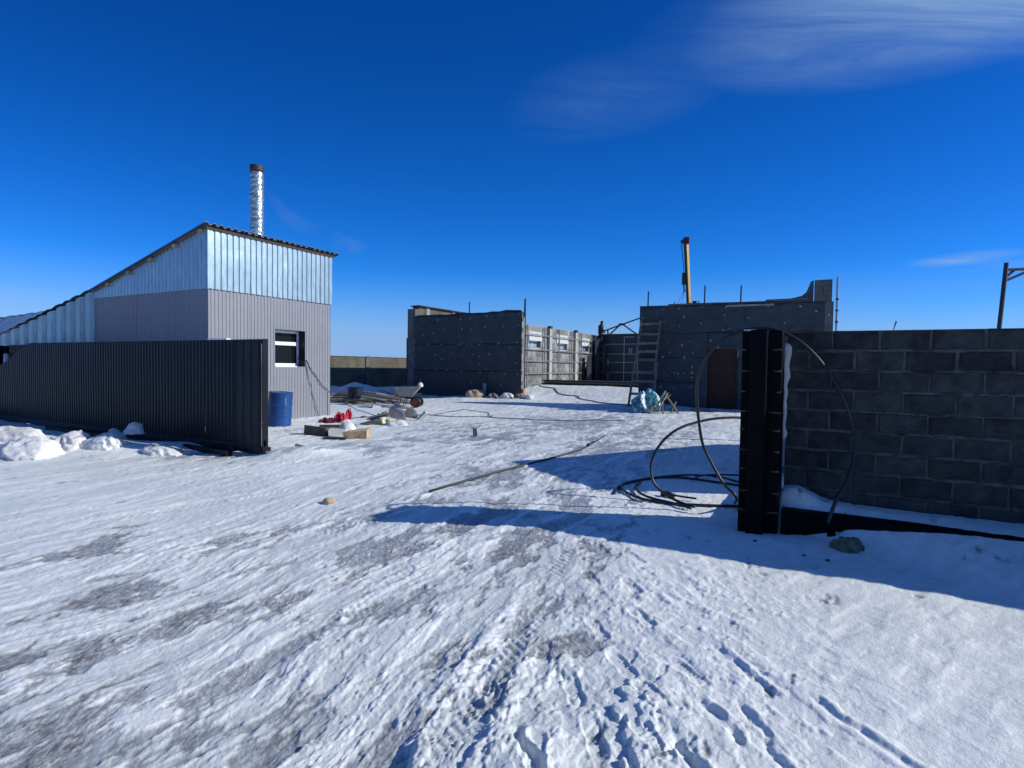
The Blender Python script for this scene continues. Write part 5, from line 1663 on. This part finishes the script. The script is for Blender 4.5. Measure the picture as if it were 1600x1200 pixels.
bn.v = [(x - 6.45, y + 23.2, z_ + gz(-6.45, 23.2)) for x, y, z_ in bn.v]
bn.solo('blue_bin', M_blued, 'dull blue bin standing in shade before the left hall pier', 'bin')
place_box('dark_crate', M_dark, -8.35, 24.0, 0.5, 0.5, 0.5, R(20), (0, 0), 'dark crate in shade touching the shed corner', 'crate')
for i, (x, y, sx_, lb) in enumerate(((-7.6, 22.6, 0.35, 'white foam scrap on the snow edge left of the blue bin'), (-5.0, 20.8, 0.30, 'white foam scrap under the wheelbarrow handles'), (-8.0, 22.9, 0.25, 'white foam scrap close to the shed corner'))):
    place_box('foam_scrap', M_foamw, x, y, sx_, 0.25, 0.10, R(20 * i), (R(8), R(5)), lb, 'foam scrap', ch=0.03)

# rubble along the left front wall
for i, (x, y, s_, m_, lb) in enumerate(((-1.75, 26.6, 0.34, M_tan, 'brown stone heap at the foot of the left membrane wall'), (-0.9, 26.3, 0.2, M_stone, 'small stone right of the brown stone heap by the membrane wall'),
                                        (-0.2, 26.0, 0.24, M_snowc, 'snowy rubble lump near the lit end of the left membrane wall'), (0.35, 25.75, 0.2, M_stone, 'grey rubble lump at the lit end of the left membrane wall'), (0.8, 25.5, 0.18, M_snowc, 'snow lump just right of the left membrane wall'))):
    blob(x, y, gz(x, y), s_ * 1.3, s_, s_ * 0.8, 3, 0.35, 2.2, i).solo('rubble_lump', m_, lb, 'rubble')
place_box('grey_stake', M_conc, -1.35, 26.9, 0.16, 0.1, 0.62, R(10), (0, R(4)), 'short grey stake standing against the left membrane wall', 'stake')
MB().tube([(-3.6, 27.0, gz(-3.6, 27) + 0.10), (-2.6, 26.8, gz(-2.6, 26.8) + 0.07), (-1.8, 26.5, gz(-1.8, 26.5) + 0.10)], 0.035, 6).solo('dark_pipe', M_cable, 'dark pipe lying along the foot of the left membrane wall', 'pipe')
place_box('debris_heap', M_woodd, -4.6, 25.4, 0.8, 0.2, 0.08, R(4), (0, 0), 'dark board on shaded snow right of the wheelbarrow', 'board', dz=0.05)

# bent metal bracket in the middle of the yard
bk_ = MB()
bk_.poly([(-0.05, 0, 0), (0.05, 0, 0), (0.03, 0, 0.26), (-0.06, 0, 0.28)], (0.0, 0.02, 0.0))
bk_.poly([(-0.05, 0, 0), (0.05, 0, 0), (0.08, -0.16, 0.03), (-0.02, -0.16, 0.03)], (0, 0, 0.02))
bk_.v = [(x * 1.1 - 0.82, y * 1.1 + 12.75, z_ * 0.75 + gz(-0.8, 12.7) - 0.02) for x, y, z_ in rotz_pts(bk_, 0, 0, R(-24)).v]
bk_.weld = True
bk_.solo('bent_bracket', M_tray, 'bent grey metal bracket sticking out of the snow in mid yard', 'bracket')
blob(-2.08, 6.4, gz(-2.08, 6.4) - 0.005, 0.085, 0.06, 0.055, 3, 0.3, 1.8, 12).solo('tan_stone', M_tan, 'small tan stone alone on the snow before the gateway', 'stone', smooth=True)

# long pipe lying across the gateway
pp = [(-1.0, 6.97), (-0.55, 7.7), (0.1, 8.75), (0.75, 9.75), (1.35, 10.75), (1.62, 11.25), (2.02, 12.1)]
MB().tube([(x, y, gz(x, y) + 0.022 + (0.03 if i == 5 else 0) + (0.10 if i == 6 else 0)) for i, (x, y) in enumerate(pp)], [0.018] * 5 + [0.014, 0.012], 8).solo(
    'long_pipe', M_pipeg, 'long thin black pipe lying across the snow of the gateway', 'pipe', smooth=True)
MB().tube([(1.50, 11.0, gz(1.5, 11) + 0.06), (1.56, 11.1, gz(1.5, 11) + 0.07)], 0.034, 8).solo('pipe_coupling', M_cable, 'black coupling on the far end of the long pipe', 'coupling')


# thin cables on the snow
def ground_cable(pts, r, label, wob=0.25, n=8):
    out = []
    for (x0, y0), (x1, y1) in zip(pts[:-1], pts[1:]):
        for i_ in range(n):
            f = i_ / n
            x, y = x0 + (x1 - x0) * f, y0 + (y1 - y0) * f
            x += wob * (float(fbm(np.array([x * 0.9]), np.array([y * 0.9]), 2)[0]) - 0.5)
            y += wob * (float(fbm(np.array([x * 0.7 + 9]), np.array([y * 0.7]), 2)[0]) - 0.5) * 2
            out.append((x, y, gz(x, y) + r + 0.012))
    MB().tube(out, r, 5).solo('ground_cable', M_cable, label, 'cable', 'cables lying on the yard snow')


ground_cable([(1.6, 31), (2.8, 28.3), (3.6, 25.5), (4.6, 23.4), (5.2, 21.8)], 0.022, 'wavy black cable on sunlit snow from the hall floor to the ladder', 0.8)
ground_cable([(-4.9, 15.9), (-2.9, 17.5), (-1.0, 17.6), (1.0, 16.8), (3.5, 17.2)], 0.012, 'thin cable wandering across the mid yard snow from the red bag', 0.8)
ground_cable([(-2.4, 17.5), (-1.9, 20.0), (-1.0, 19.0), (-0.6, 17.2)], 0.010, 'thin looping cable on snow right of the curled sheet', 0.6)

# ================================================================ black pipe coil at the post
def smooth_path(pts, sub=5):
    pts = [Vector(p_) for p_ in pts]
    out = []
    for i_ in range(len(pts) - 1):
        p0_, p1_, p2_, p3_ = pts[max(i_ - 1, 0)], pts[i_], pts[i_ + 1], pts[min(i_ + 2, len(pts) - 1)]
        for k_ in range(sub):
            t_ = k_ / sub
            out.append(0.5 * ((2 * p1_) + (-p0_ + p2_) * t_ + (2 * p0_ - 5 * p1_ + 4 * p2_ - p3_) * t_ * t_ + (-p0_ + 3 * p1_ - 3 * p2_ + p3_) * t_ ** 3))
    out.append(pts[-1])
    return out


HS = thing('plastic_pipe', 'coil of black plastic pipe, big loop slung over the post, rings on snow', 'pipe', 2.4, 6.6, 0.0, world=True)
big = [(2.659, 6.627, 0.015), (2.48, 6.15, 0.2), (2.392, 6.3, 0.316), (2.259, 6.35, 0.559), (2.16, 6.35, 0.776), (2.084, 6.3, 1.142), (2.053, 6.25, 1.43), (2.082, 6.2, 1.608), (2.141, 6.1, 1.782), (2.238, 6.0, 1.91),
       (2.399, 5.9, 2.001), (2.566, 5.75, 2.02), (2.714, 5.65, 1.971), (2.878, 5.55, 1.842), (3.03, 5.45, 1.624), (3.134, 5.35, 1.382), (3.203, 5.3, 1.144), (3.21, 5.25, 0.939), (3.169, 5.2, 0.736), (3.085, 5.15, 0.566), (2.974, 5.12, 0.394), (2.901, 5.1, 0.20)]
loop2 = [(2.999, 7.2, 0.97), (2.693, 7.15, 0.979), (2.392, 7.1, 0.938), (2.082, 7.0, 0.848), (1.873, 6.95, 0.692), (1.745, 6.9, 0.499), (1.713, 6.85, 0.349), (1.742, 6.8, 0.203), (1.86, 6.75, 0.09), (1.983, 6.599, 0.03), (2.106, 6.394, 0.02)]
loop2 = [(3.5, 7.4, 0.6), (3.3, 7.3, 0.85)] + loop2
rings = [[(1.311, 7.061), (1.385, 7.327), (1.551, 7.66), (1.845, 7.988), (2.282, 8.254), (2.701, 8.383), (3.057, 8.31), (3.272, 7.907)],
         [(2.722, 6.47), (2.393, 6.482), (2.111, 6.526), (1.833, 6.604), (1.579, 6.817), (1.46, 7.201), (1.488, 7.516), (1.664, 7.782), (2.05, 8.081), (2.442, 8.156), (2.759, 7.992), (3.175, 7.67)],
         [(1.785, 7.688), (1.658, 7.43), (1.631, 7.047), (1.724, 6.774), (1.895, 6.558), (2.046, 6.325)],
         [(1.944, 7.013), (2.065, 6.879), (2.244, 6.754)],
         [(2.542, 7.888), (2.826, 8.192), (3.134, 8.264), (3.405, 8.235)]]
MB().tube(smooth_path(big), 0.0165, 10).build('pipe_loop', M_rubber, HS, smooth=True)
MB().tube(smooth_path(loop2), 0.0165, 10).build('pipe_loop', M_rubber, HS, smooth=True)
for i, rg in enumerate(rings):
    MB().tube(smooth_path([(x, y, gz(x, y) + 0.012 + 0.010 * i) for x, y in rg]), 0.0165 if i < 3 else 0.013, 8).build('pipe_ring', M_rubber, HS, smooth=True)
MB().tube([(1.90, 7.05, gz(1.9, 7) + 0.03), (1.96, 7.0, gz(1.9, 7) + 0.04), (2.03, 6.93, gz(1.9, 7) + 0.03)], [0.028, 0.036, 0.028], 8).build('pipe_fitting', M_rubber, HS, smooth=True)

# rag and crumbs before the wall
blob(2.95, 4.87, gz(2.95, 4.87), 0.115, 0.085, 0.085, 4, 0.55, 2.6, 21).solo('crumpled_rag', M_olive, 'crumpled olive rag on the shaded snow before the steel beam', 'rag', smooth=True)
for i, (x, y, lb) in enumerate(((2.66, 4.66, 'dark crumb on the snow nearest the olive rag'), (2.52, 4.78, 'dark crumb midway between olive rag and gate post'), (2.25, 5.12, 'dark crumb on the snow at the gate post foot'))):
    blob(x, y, gz(x, y), 0.018, 0.015, 0.013, 2, 0.3, 2, i).solo('dirt_crumb', M_dark, lb, 'crumb', 'dark crumbs on the snow by the gate post')

# gallows shaped pole beyond the wall on the right
GP = thing('steel_pole', 'leaning dark steel pole with braced side arm rising above the right block wall', 'pole', 10.28, 12.0, 0.0, world=True)
MB().tube([(10.15, 12.0, 0.0), (10.43, 12.0, 3.93)], 0.042, 10).build('post', M_dark, GP)
MB().beam((10.41, 12.0, 3.78), (11.9, 12.0, 3.86), 0.055, 0.055).build('arm', M_dark, GP)
MB().beam((10.40, 12.0, 3.60), (10.60, 12.0, 3.78), 0.04, 0.04).build('brace', M_dark, GP)
MB().beam((10.42, 12.0, 3.55), (10.95, 12.0, 3.79), 0.045, 0.045).build('brace', M_dark, GP)
MB().tube([(5.28, 7.9, 0), (5.30, 7.9, 1.9), (5.33, 7.9, 2.2), (5.36, 7.9, 2.30)], [0.008, 0.006, 0.006, 0.012], 5).solo('dry_weed', M_weed, 'single dry weed stalk showing above the right block wall', 'weed')

# ================================================================ lumps of cleared snow by the gate
CH = [(-7.95, 9.25, 0.66, 0.42, 0.40, 'biggest rounded lump of cleared snow at the left edge of the heap'),
      (-8.9, 9.85, 0.9, 0.5, 0.36, 'long low snow slab at the far left of the heap'),
      (-7.75, 9.9, 0.45, 0.35, 0.36, 'snow lump behind the biggest lump of the heap'),
      (-7.10, 9.85, 0.42, 0.3, 0.30, 'snow lump under the small snow cube'),
      (-6.95, 10.35, 0.17, 0.16, 0.22, 'small upright cube of snow on top of the heap'),
      (-6.1, 9.75, 0.50, 0.32, 0.27, 'smooth snow lump at the right end of the heap'),
      (-5.75, 9.85, 0.22, 0.18, 0.16, 'small snow lump touching the right end lump'),
      (-5.35, 9.75, 0.14, 0.12, 0.10, 'tiny snow lump right of the heap'),
      (-7.4, 10.5, 0.22, 0.2, 0.24, 'small pointed snow lump at the back of the heap')]
for i, (x, y, rx, ry, rz, lb) in enumerate(CH):
    z_ = gz(x, y) - 0.13 + (0.26 if i == 4 else 0.0) + (0.06 if i == 8 else 0)
    rz *= 0.78; rx *= 0.9; ry *= 0.9
    b = blob(x, y, z_, rx, ry, rz, 5, 0.42, 1.9, 30 + i)
    # broken flat faces, as of lumps pushed by a blade
    rr = random.Random(50 + i)
    pl = []
    for q in range(12):
        t_, e_ = rr.uniform(0, 6.28), rr.uniform(-0.1, 1.2)
        pl.append((Vector((math.cos(t_) * math.cos(e_), math.sin(t_) * math.cos(e_), math.sin(e_))), rr.uniform(0.62, 0.98)))
    out = []
    for p_ in b.v:
        c_ = Vector(((p_[0] - x) / rx, (p_[1] - y) / ry, (p_[2] - z_) / rz - 0.35))
        for n_, d_ in pl:
            k_ = c_.dot(n_) - d_
            if k_ > 0:
                c_ = c_ - n_ * k_ * 0.85
        w_ = float(fbm(np.array([c_.x * 5 + i]), np.array([c_.y * 5 + c_.z * 4]), 5, 0.6)[0]) - 0.5
        c_ = c_ * (1 + 0.22 * w_)
        out.append((x + c_.x * rx, y + c_.y * ry, z_ + (c_.z + 0.35) * rz))
    b.v = out
    b.solo('snow_lump', M_snowc, lb, 'snow lump', 'snow lumps cleared from the gateway', smooth=True)
